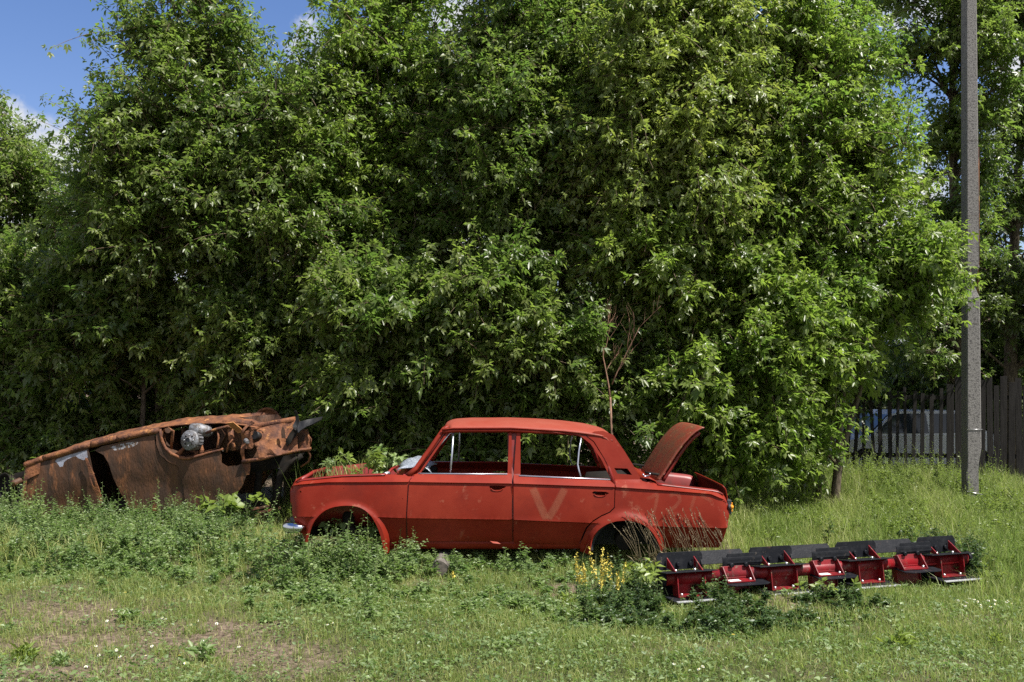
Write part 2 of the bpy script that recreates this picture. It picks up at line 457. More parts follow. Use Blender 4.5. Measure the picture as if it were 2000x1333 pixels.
def sheet(name, outline, depth, mats, parent, origin, holes=(), feats=(), step=0.02, grid=0.035, thick=0.012, mirror=False, patches=(), smooth=True, away=1):
    """curved sheet-metal panel: outline in (x, z), depth(x, z) -> world y"""
    outl = resample(outline, step)
    hs_ = [resample(h, step) for h in holes]
    pts = list(outl); edges = [(i, (i + 1) % len(outl)) for i in range(len(outl))]
    for h in hs_ + [resample(p, step) for p, _ in patches]:
        b = len(pts); pts += h
        edges += [(b + i, b + (i + 1) % len(h)) for i in range(len(h))]
    nb = len(pts)
    xs = [p[0] for p in outl]; zs = [p[1] for p in outl]
    def ok(p, tol):
        return inside(p, outl) and not any(inside(p, h) for h in hs_) and all(math.hypot(p[0] - q[0], p[1] - q[1]) > tol for q in pts[:nb])
    extra = []
    for line in feats:
        for p in resample(line, step, False):
            if ok(p, 0.004): extra.append(p)
    fx = list(extra)
    z = min(zs)
    while z < max(zs):
        x = min(xs)
        while x < max(xs):
            p = (x + 0.003 * math.sin(z * 91), z)
            if ok(p, grid * 0.45) and all(abs(p[0] - q[0]) + abs(p[1] - q[1]) > grid * 0.5 for q in fx): extra.append(p)
            x += grid
        z += grid
    pts += extra
    v, e, f, *_ = delaunay_2d_cdt([Vector(p) for p in pts], edges, [], 0, 1e-6)
    vs = []; yy = []
    o = Vector(origin)
    for p in v:
        y = depth(p.x, p.y)
        vs.append((p.x - o.x, y - o.y, p.y - o.z))
    fs = []; mi = []
    pp = [(resample(p, step), i) for p, i in patches]
    for t in f:
        c = sum((v[i] for i in t), Vector((0, 0))) / len(t)
        if inside(c, outl) and not any(inside(c, h) for h in hs_):
            a, b_, c_ = (v[i] for i in t[:3])
            if (b_ - a).cross(c_ - a) < 0: t = t[::-1]
            fs.append(tuple(t)); m = 0
            for q, i in pp:
                if inside(c, q): m = i
            mi.append(m)
    if mirror:
        vs = [(x, -y, z) for x, y, z in vs]
        fs = [t[::-1] for t in fs]
    me = bpy.data.meshes.new(name)
    me.from_pydata(vs, [], fs)
    me.polygons.foreach_set('use_smooth', [smooth] * len(fs))
    me.polygons.foreach_set('material_index', mi)
    if not isinstance(mats, (list, tuple)): mats = [mats]
    for m in mats: me.materials.append(m)
    ob = link(name, me, parent)
    s = ob.modifiers.new('thickness', 'SOLIDIFY'); s.thickness = thick; s.offset = -1; s.use_even_offset = False
    es = ob.modifiers.new('edges', 'EDGE_SPLIT'); es.split_angle = rad(38)
    bm = bmesh.new(); bm.from_mesh(me)
    loose = [q for q in bm.verts if not q.link_faces]
    bmesh.ops.delete(bm, geom=loose, context='VERTS')
    # sharp creases
    for ed in bm.edges:
        if len(ed.link_faces) == 2 and ed.calc_face_angle(0) > rad(28): ed.smooth = False
    bm.to_mesh(me); bm.free(); me.update()
    return ob

car = empty('sedan_wreck', (CX, YC, 0.0), 0, 'faded red four door saloon without wheels or bonnet, its boot lid raised', 'car')
CO = (CX, YC, 0.0)
def skin(x, z): return YC - hw(x, z)
feat = []
for T in (T_U,):
    for dz in (-0.022, -0.012, 0.0, 0.006, 0.020, 0.035, 0.05):
        feat.append([(-2.0 + 0.02 * i, interp(T, -2.0 + 0.02 * i) + dz) for i in range(199)])
for dz in (-0.014, -0.006, 0.004, 0.014):
    feat.append([(-2.0 + 0.02 * i, interp(T_L, -2.0 + 0.02 * i) + dz) for i in range(199)])
for (cx, cz), r in (ARCH_F, ARCH_R):
    for k in (0.012, 0.03, 0.05, 0.07):
        feat.append([(cx + (r + k) * math.cos(a * 0.05), cz + (r + k) * math.sin(a * 0.05)) for a in range(0, 63)])
def CP(l): return [C(*p) for p in l]
arch_f = [(605, 1058), (609, 1035), (616, 1017), (630, 1001), (650, 991), (676, 987.5), (700, 990), (718, 1000), (733, 1018), (744, 1040), (750, 1060), (756, 1079)]
arch_r = [(1149, 1079), (1151, 1062), (1157, 1046), (1174, 1029), (1199, 1018.5), (1225, 1016.5), (1248, 1021), (1266, 1032), (1278, 1048), (1285, 1066), (1288, 1080)]
def smoothline(pts, k=5):
    out_ = []
    n_ = len(pts)
    for i in range(n_ - 1):
        p0, p1, p2, p3 = (Vector(pts[max(0, min(n_ - 1, j))]) for j in (i - 1, i, i + 1, i + 2))
        for q_ in range(k):
            t_ = q_ / k
            v_ = 0.5 * ((2 * p1) + (p2 - p0) * t_ + (2 * p0 - 5 * p1 + 4 * p2 - p3) * t_ * t_ + (3 * p1 - p0 - 3 * p2 + p3) * t_ ** 3)
            out_.append((v_.x, v_.y))
    return out_ + [tuple(pts[-1])]
arch_f = smoothline(arch_f); arch_r = smoothline(arch_r)
fender = CP([(589, 938.5), (667, 930), (764, 927), (800, 929), (804, 932.5), (800, 937), (796.5, 945), (792.5, 1013), (792.5, 1058), (793, 1079)] + arch_f[::-1] + [(598, 1056), (590, 1042), (579, 1026), (571, 1003), (567.2, 980), (567, 962), (570, 950), (577, 943.5)])
hole = lambda cx, cy, r, n=8: [C(cx + r * math.cos(a * 2 * math.pi / n), cy + r * math.sin(a * 2 * math.pi / n)) for a in range(n)]
fd_out = CP([(806.5, 934), (809, 929.5), (819.5, 921.5), (869, 849.5), (872, 846), (884, 838.5), (996, 837), (999.3, 840), (1000, 1058.5), (797, 1056.5), (795, 1013), (799, 944), (801.5, 938.5)])
fd_win = CP([(821.5, 924.5), (875, 848.5), (885, 845), (887, 842.5), (994.5, 841), (991.5, 924.5)])
fd_hole = CP([(956, 949.5), (959, 948.8), (974, 948.8), (984, 949.5), (989, 951), (984, 953.8), (976, 957), (966, 957.5), (960, 955.5), (956, 952.5)])
rd_out = CP([(1003, 936), (1009.5, 842), (1012, 841), (1118, 843), (1143, 852), (1159, 864), (1179, 896), (1199, 937), (1200.5, 948), (1199.2, 991), (1190, 1000), (1174, 1007), (1158, 1017), (1144, 1031), (1135, 1052), (1130, 1063.5), (1003.5, 1061)])
rd_win = CP([(1016.5, 846), (1115, 847.3), (1135, 853), (1153, 867), (1174, 897), (1193, 935.5), (1016.5, 928)])
rd_hole = CP([(1156, 963), (1160, 960), (1183, 961), (1190, 963.5), (1184, 967), (1180, 967.8), (1164, 967), (1160, 965)])
quarter = CP([(1201.2, 937), (1181, 896), (1160.4, 862.5), (1146, 851.5), (1161, 843), (1178, 842), (1198, 850), (1203, 857.5), (1220, 882), (1236, 908), (1254.5, 940), (1262, 942), (1271, 940), (1276, 943), (1286, 947.5), (1362, 956), (1401, 960.5), (1415, 966), (1422, 974), (1424.8, 990), (1424, 1012), (1419, 1034), (1412, 1056), (1404, 1070), (1290, 1070)] + arch_r[::-1][1:] + [(1140, 1079), (1133, 1077), (1133.5, 1064), (1138, 1052), (1147, 1032), (1160, 1018.5), (1175, 1009), (1191, 1002), (1200.8, 992.5), (1202, 948)])
vent = CP([(1199.5, 914.5), (1225.5, 915.5), (1234.5, 928), (1206, 925.5)])
paintm = [M['red'], M['rust_dk']]
for mir in (False, True):
    a = dict(parent=car, origin=CO, mirror=mir, feats=feat)
    sheet('front_fender', fender, skin, paintm, holes=[hole(587, 961, 1.9), hole(671.5, 954, 0.9, 6), hole(786.5, 974.5, 0.9, 6)], **a)
    fd = sheet('front_door', fd_out, skin, paintm, holes=[fd_win, fd_hole], **a)
    rdoor = sheet('rear_door', rd_out, skin, paintm, holes=[rd_win, rd_hole], **a)
    q = sheet('rear_fender', quarter, skin, paintm, holes=[vent], **a)
    # chrome strips along the window sills, vent window dividers
    sg = -1 if not mir else 1
    def trim(name, pts, r, par, flat=1.0, off=0.0):
        b = MB()
        P = []
        for p in pts:
            x, z = C(*p); P.append((x - CX, sg * (hw(x, z, False) + off), z))
        b.tube(P, r, 6, 0, True, flat)
        return b.build(name, M['alu'], par)
    trim('sill_trim', [(817, 925.2), (905, 926.2), (991, 926.4)], 0.0075, fd, off=0.004)
    trim('vent_divider', [(885.5, 844), (883, 884), (879.5, 924)], 0.0095, fd, off=-0.01)
    trim('vent_trim', [(852, 879), (868, 860), (878, 848), (884, 845.5)], 0.0045, fd, off=-0.008)
    trim('sill_trim', [(1014, 929.5), (1100, 933.5), (1194, 937.5)], 0.0085, rdoor, off=0.004)
    trim('vent_divider', [(1135.5, 855), (1131, 880), (1128.5, 908), (1131, 920), (1135, 934)], 0.008, rdoor, off=-0.012)
    # handle recess below each missing handle
    for hp, par in (((971, 955), fd), ((1172, 966), rdoor)):
        b = MB()
        x, z = C(*hp)
        n = 12
        ring = []
        for k in range(n + 1):
            t = math.pi * k / n
            ring.append((x - CX + 0.052 * math.cos(t), sg * (hw(x, z) + 0.0035), z + 0.004 - 0.026 * math.sin(t)))
        b.tube(ring, 0.0042, 6)
        b.build('handle_recess_lip', M['red'], par)
    # sill under the doors, rusty and scraped
    b = MB()
    prof = [(0.312, 0.700), (0.27, 0.706), (0.24, 0.695), (0.222, 0.68), (0.212, 0.65), (0.28, 0.60)]
    xs_ = [-1.135 + 0.06 * i for i in range(30)] + [0.66]
    for i in range(len(xs_) - 1):
        for (z0, w0), (z1, w1) in zip(prof, prof[1:]):
            j0 = 0.004 * mnoise.noise(Vector((xs_[i] * 5, 0, z0 * 20))); j1 = 0.004 * mnoise.noise(Vector((xs_[i + 1] * 5, 0, z0 * 20)))
            x0, x1 = xs_[i] - CX, xs_[i + 1] - CX
            b.add([(x0, sg * (w0 + j0), z0 + j0), (x1, sg * (w0 + j1), z0 + j1), (x1, sg * (w1 + j1), z1), (x0, sg * (w1 + j0), z1)], [(0, 1, 2, 3)], 0, True)
    b.build('sill', M['red'], car)
    # torn paint flake hanging off the sill
    if not mir:
        b = MB(); x, z = C(957, 1058)
        b.plate([(x - CX, -0.772, z + .012), (x - CX + .07, -0.775, z + .004), (x - CX + .10, -0.79, z - .012), (x - CX + .03, -0.795, z - .004)], 0.003)
        b.build('torn_sill_edge', M['red_roof'], car)
    # door post between the doors and the jambs (dark red inside the shut lines)
    for px, w in ((1003.5, 0.055), (797, 0.05)):
        b = MB()
        for k in range(12):
            z0 = 0.24 + k * 0.09 if px > 900 else 0.24 + k * 0.055
            z1 = z0 + (0.09 if px > 900 else 0.055)
            x = (px - 1000) / F * 9.0
            y0, y1 = hw(x, z0, False) - 0.022, hw(x, z1, False) - 0.022
            b.add([(x - w - CX, sg * y0, z0), (x + w - CX, sg * y0, z0), (x + w - CX, sg * y1, z1), (x - w - CX, sg * y1, z1), (x - w - CX, sg * (y0 - 0.05), z0), (x + w - CX, sg * (y0 - 0.05), z0), (x + w - CX, sg * (y1 - 0.05), z1), (x - w - CX, sg * (y1 - 0.05), z1)],
                  [(0, 1, 2, 3), (4, 5, 6, 7), (0, 3, 7, 4), (1, 2, 6, 5)])
        b.build('door_post', M['red_in'], car)
    b = MB()     # shadowed return along rear quarter seam
    P = []
    for p in [(1201, 948), (1186, 905), (1163, 863), (1140, 850), (1010, 839), (870, 843), (812, 926)]:
        x, z = C(*p); P.append((x - CX, sg * (hw(x, z, False) - 0.026), z))
    b.tube(P, 0.017, 8)
    b.build('door_frame_return', M['red_in'], car)
    # front pillar beside the windscreen
    b = MB(); P = []
    for p in [(797, 929), (812, 916), (840, 877), (867, 838), (876, 833)]:
        x, z = C(*p); P.append((x - CX, sg * (hw(x, z, False) - 0.016), z))
    b.tube(P, [0.034, 0.028, 0.026, 0.026, 0.02], 10, flat=0.8)
    b.build('front_pillar', M['red'], car)
    # inner wheel arch liners
    for (cx, cz), r, mt, w0, w1 in ((ARCH_F[0], 0.375, 'dark', 0.74, 0.36), (ARCH_R[0], 0.315, 'liner', 0.795, 0.42)):
        b = MB(); n = 22; vs = []
        for k in range(n + 1):
            a = 0.02 + (math.pi - 0.04) * k / n
            for ww, rr in ((w0, r * 0.985), (w0 - 0.03, r * 0.90 if mt == 'liner' else r), (w1, r * 0.90 if mt == 'liner' else r), (w1, 0.02)):
                vs.append((cx - CX + rr * math.cos(a), sg * ww, cz + rr * math.sin(a)))
        fs = []
        for k in range(n):
            for j in range(3):
                fs.append((k * 4 + j, k * 4 + j + 1, (k + 1) * 4 + j + 1, (k + 1) * 4 + j))
        b.add(vs, fs, 0, True)
        b.build('wheel_arch_liner', M[mt], car)
    # front strut and hub stub left behind in the arch
    b = MB()
    b.tube([(ARCH_F[0][0] - CX - 0.03, sg * 0.5, 0.62), (ARCH_F[0][0] - CX, sg * 0.6, 0.33)], [0.06, 0.05], 12)
    b.cyl((ARCH_F[0][0] - CX, sg * 0.52, 0.33), (ARCH_F[0][0] - CX, sg * 0.66, 0.33), 0.085, 16)
    b.build('suspension_strut', M['dark'], car)
    b = MB()
    b.cyl((ARCH_R[0][0] - CX, sg * 0.5, 0.30), (ARCH_R[0][0] - CX, sg * 0.68, 0.28), 0.075, 20)
    b.tube([(ARCH_R[0][0] - CX - .05, sg * 0.5, 0.55), (ARCH_R[0][0] - CX, sg * 0.56, 0.3)], 0.03, 8)
    b.build('rear_hub', M['dark'], car)
    # tail lamp on the back corner
    b = MB()
    b.box((TAIL_X - CX + 0.012, sg * 0.62, 0.60), (0.04, 0.18, 0.13), mat=0)
    b.box((TAIL_X - CX + 0.034, sg * 0.655, 0.60), (0.018, 0.09, 0.085), mat=1)
    b.box((TAIL_X - CX + 0.034, sg * 0.565, 0.60), (0.018, 0.08, 0.085), mat=2)
    b.build('tail_lamp', [M['liner'], M['orange'], M['redlens']], car, 0.004)
    if not mir:
        b = MB()
        b.tube([(TAIL_X - CX + 0.005, -0.71, 0.60), (TAIL_X - CX + 0.03, -0.72, 0.60)], [0.034, 0.022], 12, 0)
        b.tube([(TAIL_X - CX + 0.02, -0.722, 0.605), (TAIL_X - CX + 0.044, -0.724, 0.603)], [0.024, 0.014], 12, 1)
        b.build('side_marker', [M['liner'], M['orange']], car)

# --- roof
def zc_roof(x): return interp([(-0.655, 1.318), (-0.64, 1.348), (-0.61, 1.366), (-0.56, 1.378), (-0.40, 1.388), (-0.05, 1.389), (0.25, 1.380), (0.50, 1.361), (0.72, 1.332), (0.86, 1.298), (0.925, 1.262), (0.955, 1.205)], x)
def ze_roof(x): return interp([(-0.655, 1.300), (-0.56, 1.316), (0.0, 1.318), (0.48, 1.290), (0.66, 1.268), (0.80, 1.250), (0.9, 1.225), (0.955, 1.175)], x)
b = MB(); nx, ny = 60, 40; vs = []
for i in range(nx + 1):
    t = i / nx
    x = -0.655 + 1.61 * (t if 0.06 < t < 0.94 else t)
    bulge = 0.0
    for j in range(ny + 1):
        s_ = -1 + 2 * j / ny
        s_ = math.copysign(abs(s_) ** 0.7, s_)
        e = ze_roof(x)
        wr = 0.612 if x < 0.6 else 0.612 + 0.004 * smooth01((x - 0.6) / 0.35)
        z = e + (zc_roof(x) - e) * (1 - abs(s_) ** 3.4) ** 0.75
        xe = x
        if i < 3: xe = x - 0.03 * (1 - s_ * s_) + 0.03
        if i > nx - 4: xe = x + 0.035 * (1 - s_ * s_) - 0.035
        vs.append((xe - CX, s_ * wr, z + 0.002 * mnoise.noise(Vector((x * 4, s_ * 4, 0)))))
fs = [(i * (ny + 1) + j, (i + 1) * (ny + 1) + j, (i + 1) * (ny + 1) + j + 1, i * (ny + 1) + j + 1) for i in range(nx) for j in range(ny)]
b.add(vs, fs, 0, True)
roof = b.build('roof', M['red_roof'], car)
sm = roof.modifiers.new('thickness', 'SOLIDIFY'); sm.thickness = 0.012; sm.offset = -1
# rain gutters along both sides of the roof
for sg in (-1, 1):
    b = MB()
    P = []
    for i in range(24):
        x = -0.645 + 1.22 * i / 23
        P.append((x - CX, sg * 0.616, ze_roof(x) - 0.002))
    b.tube(P, [0.008] * 16 + [0.007, .006, .005, .004, .003, .002, .002, .001], 6)
    b.build('rain_gutter', M['red'], car)
    b = MB(); P2 = []
    for i in range(24):
        x = -0.635 + 1.20 * i / 23
        P2.append((x - CX, sg * 0.600, ze_roof(x) - 0.024))
    b.tube(P2, [0.019] * 16 + [0.018, .016, .014, .012, .010, .007, .004, .002], 8)
    b.build('roof_rail', M['red'], car)

# --- cross pieces
def strip(name, sections, mat, thick=0.01, parent=car):
    """lofts half-width/line sections: each section = list of (x, y, z)"""
    b = MB(); n = len(sections[0]); vs = [p for s_ in sections for p in s_]
    fs = [(i * n + j, (i + 1) * n + j, (i + 1) * n + j + 1, i * n + j + 1) for i in range(len(sections) - 1) for j in range(n - 1)]
    b.add(vs, fs, 0, True)
    o = b.build(name, mat, parent)
    m = o.modifiers.new('thickness', 'SOLIDIFY'); m.thickness = thick; m.offset = 0
    return o
ys = [-1 + 2 * i / 24 for i in range(25)]
# scuttle panel below the windscreen, the near end rounds down onto the wing
sec = []
for x, z, w in ((-1.08, 0.870, 0.66), (-1.05, 0.915, 0.70), (-1.00, 0.94, 0.71), (-0.93, 0.952, 0.715), (-0.88, 0.945, 0.72)):
    sec.append([(x - CX + 0.10 * abs(t) ** 4, t * w, z - 0.055 * abs(t) ** 3) for t in ys])
strip('scuttle_panel', sec, M['red'])
# windscreen header and rear window frame
strip('windscreen_header', [[(-0.655 - CX + 0.02 * t * t, t * 0.60, 1.305 - 0.01 * t * t) for t in ys], [(-0.60 - CX, t * 0.60, 1.30) for t in ys]], M['red_in'])
strip('rear_window_header', [[(0.945 - CX - 0.02 * t * t, t * 0.62, 1.20) for t in ys], [(0.89 - CX, t * 0.60, 1.215) for t in ys]], M['red_in'])
strip('rear_deck', [[(1.17 - CX, t * 0.70, 0.868) for t in ys], [(1.25 - CX, t * 0.71, 0.862) for t in ys], [(1.31 - CX, t * 0.70, 0.835) for t in ys], [(1.32 - CX, t * 0.70, 0.78) for t in ys]], M['red'])
strip('rear_shelf', [[(0.72 - CX, t * 0.64, 0.66) for t in ys], [(0.78 - CX, t * 0.66, 0.80) for t in ys], [(1.18 - CX, t * 0.68, 0.82) for t in ys]], M['dark'])
strip('floor_pan', [[(-1.15 - CX, t * 0.70, 0.62) for t in ys], [(-1.08 - CX, t * 0.70, 0.30) for t in ys], [(0.6 - CX, t * 0.70, 0.26 + 0.10 * max(0, 1 - abs(t) * 6)) for t in ys], [(0.75 - CX, t * 0.70, 0.45) for t in ys], [(1.9 - CX, t * 0.66, 0.36) for t in ys]], M['dark'])
strip('firewall', [[(-1.12 - CX, t * 0.69, 0.86) for t in ys], [(-1.15 - CX, t * 0.69, 0.30) for t in ys]], M['red_in'])
b = MB(); b.box((-0.86 - CX, 0, 0.80), (0.16, 1.32, 0.13)); b.build('dashboard_shell', M['dark'], car, 0.02)
# nose panel with lamp openings and open grille
nx_ = lambda z: interp([(0.36, -1.93), (0.48, -1.985), (0.62, -2.003), (0.80, -2.0), (0.85, -1.97)], z)
for sgn in (-1, 1):
    pass
def nose_depth(y, z): return 0
b = MB()
zz = [0.36, 0.42, 0.5, 0.58, 0.66, 0.74, 0.80, 0.835, 0.852]
n = 48; vs = []
for z in zz:
    for j in range(n + 1):
        y = -0.685 + 1.37 * j / n
        vs.append((nx_(z) - CX - 0.012 * (1 - (y / .685) ** 2) + 0.0, y, z))
fs = []
for i in range(len(zz) - 1):
    for j in range(n):
        y = -0.685 + 1.37 * (j + .5) / n; z = (zz[i] + zz[i + 1]) / 2
        if math.hypot(abs(y) - 0.545, z - 0.66) < 0.095: continue
        if abs(y) < 0.40 and 0.56 < z < 0.76: continue
        fs.append((i * (n + 1) + j, i * (n + 1) + j + 1, (i + 1) * (n + 1) + j + 1, (i + 1) * (n + 1) + j))
b.add(vs, fs, 0, True)
o = b.build('nose_panel', M['red'], car); m_ = o.modifiers.new('t', 'SOLIDIFY'); m_.thickness = 0.01
b = MB()
tx = lambda z: interp([(0.34, 1.90), (0.50, 1.955), (0.66, 1.965), (0.76, 1.955), (0.80, 1.92)], z)
zz = [0.34, 0.42, 0.5, 0.58, 0.66, 0.72, 0.77, 0.80]; vs = []
for z in zz:
    for j in range(n + 1):
        y = -0.70 + 1.40 * j / n
        vs.append((tx(z) - CX + 0.008 * (1 - (y / .7) ** 2), y, z))
fs = [(i * (n + 1) + j, i * (n + 1) + j + 1, (i + 1) * (n + 1) + j + 1, (i + 1) * (n + 1) + j) for i in range(len(zz) - 1) for j in range(n)]
b.add(vs, fs, 0, True)
o = b.build('tail_panel', M['red'], car); m_ = o.modifiers.new('t', 'SOLIDIFY'); m_.thickness = 0.01
# bay and boot inner walls with rolled lips
for sg in (-1, 1):
    xs_ = [-1.95 + 0.05 * i for i in range(17)]
    strip('inner_wing', [[(x - CX, sg * 0.735, interp(T_B, x) - 0.004), (x - CX, sg * 0.665, interp(T_B, x) + 0.004), (x - CX, sg * 0.655, interp(T_B, x) - 0.02), (x - CX, sg * 0.62, interp(T_B, x) - 0.06), (x - CX, sg * 0.58, 0.55), (x - CX, sg * 0.50, 0.40)] for x in xs_], M['red_in'], 0.006)
    xs_ = [1.32 + 0.05 * i for i in range(13)]
    strip('boot_gutter', [[(x - CX, sg * 0.730, interp(T_B, x) - 0.002), (x - CX, sg * 0.680, interp(T_B, x) + 0.012 + (0.012 if sg > 0 else 0)), (x - CX, sg * 0.665, interp(T_B, x) - 0.02), (x - CX, sg * 0.63, interp(T_B, x) - 0.10), (x - CX, sg * 0.62, 0.45)] for x in xs_], M['red_in'], 0.006)
b = MB()
b.tube([(-1.93 - CX, -0.62, 0.845), (-1.945 - CX, 0, 0.86), (-1.93 - CX, 0.62, 0.845)], 0.018, 8)
b.tube([(-1.55 - CX, 0.66, 0.86), (-1.25 - CX, 0.56, 0.90), (-1.10 - CX, 0.40, 0.905)], 0.014, 8)
b.tube([(-1.18 - CX, -0.66, 0.86), (-1.12 - CX, -0.45, 0.93), (-1.10 - CX, -0.2, 0.93)], 0.013, 8)
b.tube([(-1.30 - CX, 0.20, 0.86), (-1.16 - CX, 0.1, 0.925), (-1.10 - CX, 0.0, 0.92)], 0.02, 8)
b.build('bay_brackets', M['red_in'], car)
b = MB()
b.tube([(-1.20 - CX, -0.60, 0.875), (-1.165 - CX, -0.57, 0.895), (-1.13 - CX, -0.56, 0.90)], 0.016, 8)
b.build('bonnet_hinge', M['alu'], car)
# crumpled remains of the windscreen lying on the scuttle
sec = []
for i in range(9):
    u = i / 8
    sec.append([(-1.045 + 0.30 * u - CX + 0.02 * math.sin(7 * t + 3 * u), -0.30 + 0.36 * t, 0.945 + 0.075 * math.sin(math.pi * (u * 0.85 + 0.1)) - 0.05 * (t ** 4) + 0.012 * math.sin(5 * t + 9 * u)) for t in [-1 + 2 * k / 14 for k in range(15)]])
strip('crazed_windscreen_piece', sec, M['crazed'], 0.005)
# --- raised boot lid
prof = [(1286, 943), (1289, 937), (1293, 930), (1305, 911.5), (1320, 888), (1335, 867), (1350, 851), (1359, 843.5), (1365, 839.8), (1371, 836.8), (1375.5, 836)]
LP_ = [((px - 1000) / F * 9.14, EYE - (py - HOR) / F * 9.14) for px, py in prof]
sec = []
for k, (x, z) in enumerate(LP_):
    row = []
    u = k / (len(LP_) - 1)
    for t in ys:
        cr_ = 0.028 * (1 - t * t)                 # the lid is crowned across its width
        xx = x - cr_ * 0.85; z_ = z + cr_ * 0.5
        if k == 0: xx += -0.0; z_ += 0.03 * (abs(t) ** 6)
        row.append((xx - CX, t * 0.625, z_))
    sec.append(row)
lid = strip('boot_lid', sec, M['lid'], 0.012)
b = MB()      # inner stiffening frame
P = [(x - CX + 0.035, z - 0.02) for x, z in LP_[1:-3]]
for sg in (-1, 1):
    b.tube([(x, sg * 0.55, z) for x, z in P], 0.02, 6)
b.tube([(P[-1][0], -0.55, P[-1][1]), (P[-1][0], 0.55, P[-1][1])], 0.02, 6)
b.tube([(P[1][0], -0.55, P[1][1]), (P[1][0], 0.55, P[1][1])], 0.02, 6)
b.build('lid_frame', M['red_in'], lid)
for sg in (-1, 1):
    b = MB()
    b.tube([(1.27 - CX, sg * 0.50, 0.80), (1.24 - CX, sg * 0.50, 0.90), (LP_[2][0] - CX, sg * 0.52, LP_[2][1])], 0.013, 8)
    b.build('lid_hinge', M['dark'], car)
# scooped back edge of the rear window surround
b = MB()
b.tube([(1.195 - CX, -0.68, 0.895), (1.215 - CX, -0.63, 0.872), (1.26 - CX, -0.66, 0.885), (1.255 - CX, -0.70, 0.905)], 0.008, 8)
b.build('window_seal', M['alu'], car)
# --- chrome bumper with rounded end caps, on two irons
b = MB(); P = []; rs = []
half = [(-1.865, -0.795), (-1.90, -0.80), (-1.94, -0.80), (-1.985, -0.79), (-2.02, -0.76), (-2.04, -0.70), (-2.055, -0.55), (-2.065, -0.3)]
path = half + [(-2.07, 0)] + [(x, -y) for x, y in reversed(half)]
rr = [0.012, 0.034, 0.046, 0.052, 0.053, 0.053, 0.05, 0.05]
rr = rr + [0.05] + rr[::-1]
b.tube([(x - CX, y, 0.425 + (0.012 if i in (0, len(path) - 1) else 0)) for i, (x, y) in enumerate(path)], rr, 16, flat=1.0)
bump_ = b.build('front_bumper', M['chrome'], car)
for sg in (-1, 1):
    b = MB()
    b.box((-1.975 - CX, sg * 0.70, 0.465), (0.055, 0.05, 0.10), Matrix.Rotation(rad(-14), 3, 'Y'))
    b.build('bumper_bracket', M['liner'], bump_)
# --- sprayed letters on the near side, worn through
mg, t, o = mat_new('worn_spray_marks')
p = t.nodes.new('ShaderNodeBsdfPrincipled'); p.inputs['Base Color'].default_value = (0.42, 0.16, 0.085, 1); p.inputs['Roughness'].default_value = 0.65
trn = t.nodes.new('ShaderNodeBsdfTransparent'); at = t.nodes.new('ShaderNodeAttribute'); at.attribute_name = 'cover'
mm = t.nodes.new('ShaderNodeMath'); mm.operation = 'MULTIPLY'; mm.inputs[1].default_value = 0.30
t.links.new(at.outputs['Fac'], mm.inputs[0])
x = t.nodes.new('ShaderNodeMixShader'); t.links.new(mm.outputs[0], x.inputs[0]); t.links.new(trn.outputs[0], x.inputs[1]); t.links.new(p.outputs[0], x.inputs[2]); t.links.new(x.outputs[0], o.inputs[0])
def stroke(pts, wpx, strength, V, Q, A):
    P = resample([C(*q) for q in pts], 0.012, False)
    w = wpx / 217.0
    for i, q in enumerate(P):
        a = Vector(P[max(i - 1, 0)]); c = Vector(P[min(i + 1, len(P) - 1)]); d = (c - a).normalized(); nn = Vector((-d.y, d.x))
        end = min(1, i / 2, (len(P) - 1 - i) / 2)
        for s_, al in ((-1, 0), (-0.55, 1), (0, 1), (0.55, 1), (1, 0)):
            xx, z_ = q[0] + nn.x * w / 2 * s_, q[1] + nn.y * w / 2 * s_
            V.append((xx - CX, -(hw(xx, z_) + 0.0022), z_)); A.append(al * end * strength * (0.8 + 0.35 * mnoise.noise(Vector((xx * 14, z_ * 14, 3)))))
        if i:
            b0 = len(V) - 10
            for k in range(4): Q.append((b0 + k, b0 + k + 1, b0 + k + 6, b0 + k + 5))
for nm, par, strokes in (('sprayed_letter', rdoor, [([(1040, 952), (1054, 985), (1068.5, 1017)], 18, 1.0), ([(1104, 953), (1085, 990), (1069, 1016)], 18, 0.95)]),
                     ('sprayed_digits', q, [([(1262, 975), (1275, 970), (1286, 963)], 9, 0.5), ([(1285, 963), (1280, 990), (1273, 1014)], 8, 0.65),
                                           ([(1306, 972), (1314, 965), (1325, 966), (1328, 978), (1318, 991), (1301, 1001)], 9, 0.55), ([(1301, 1001), (1312, 1003), (1326, 1004)], 8, 0.3),
                                           ([(1358, 967), (1352, 985), (1348, 1000)], 8, 0.5), ([(1366, 966), (1380, 974), (1392, 981)], 8, 0.55)])):
    V, Q, A = [], [], []
    # near-side panels are the ones built first, so look their parents up by position
    for s_ in strokes: stroke(*s_, V, Q, A)
    near = [c for c in car.children if c.name.startswith('rear_door' if nm == 'sprayed_letter' else 'rear_fender')][0]
    ob = np_mesh(nm, np.array(V), quads=np.array(Q), mat=mg, parent=near, attrs={'cover': np.clip(np.array(A), 0, 1)})

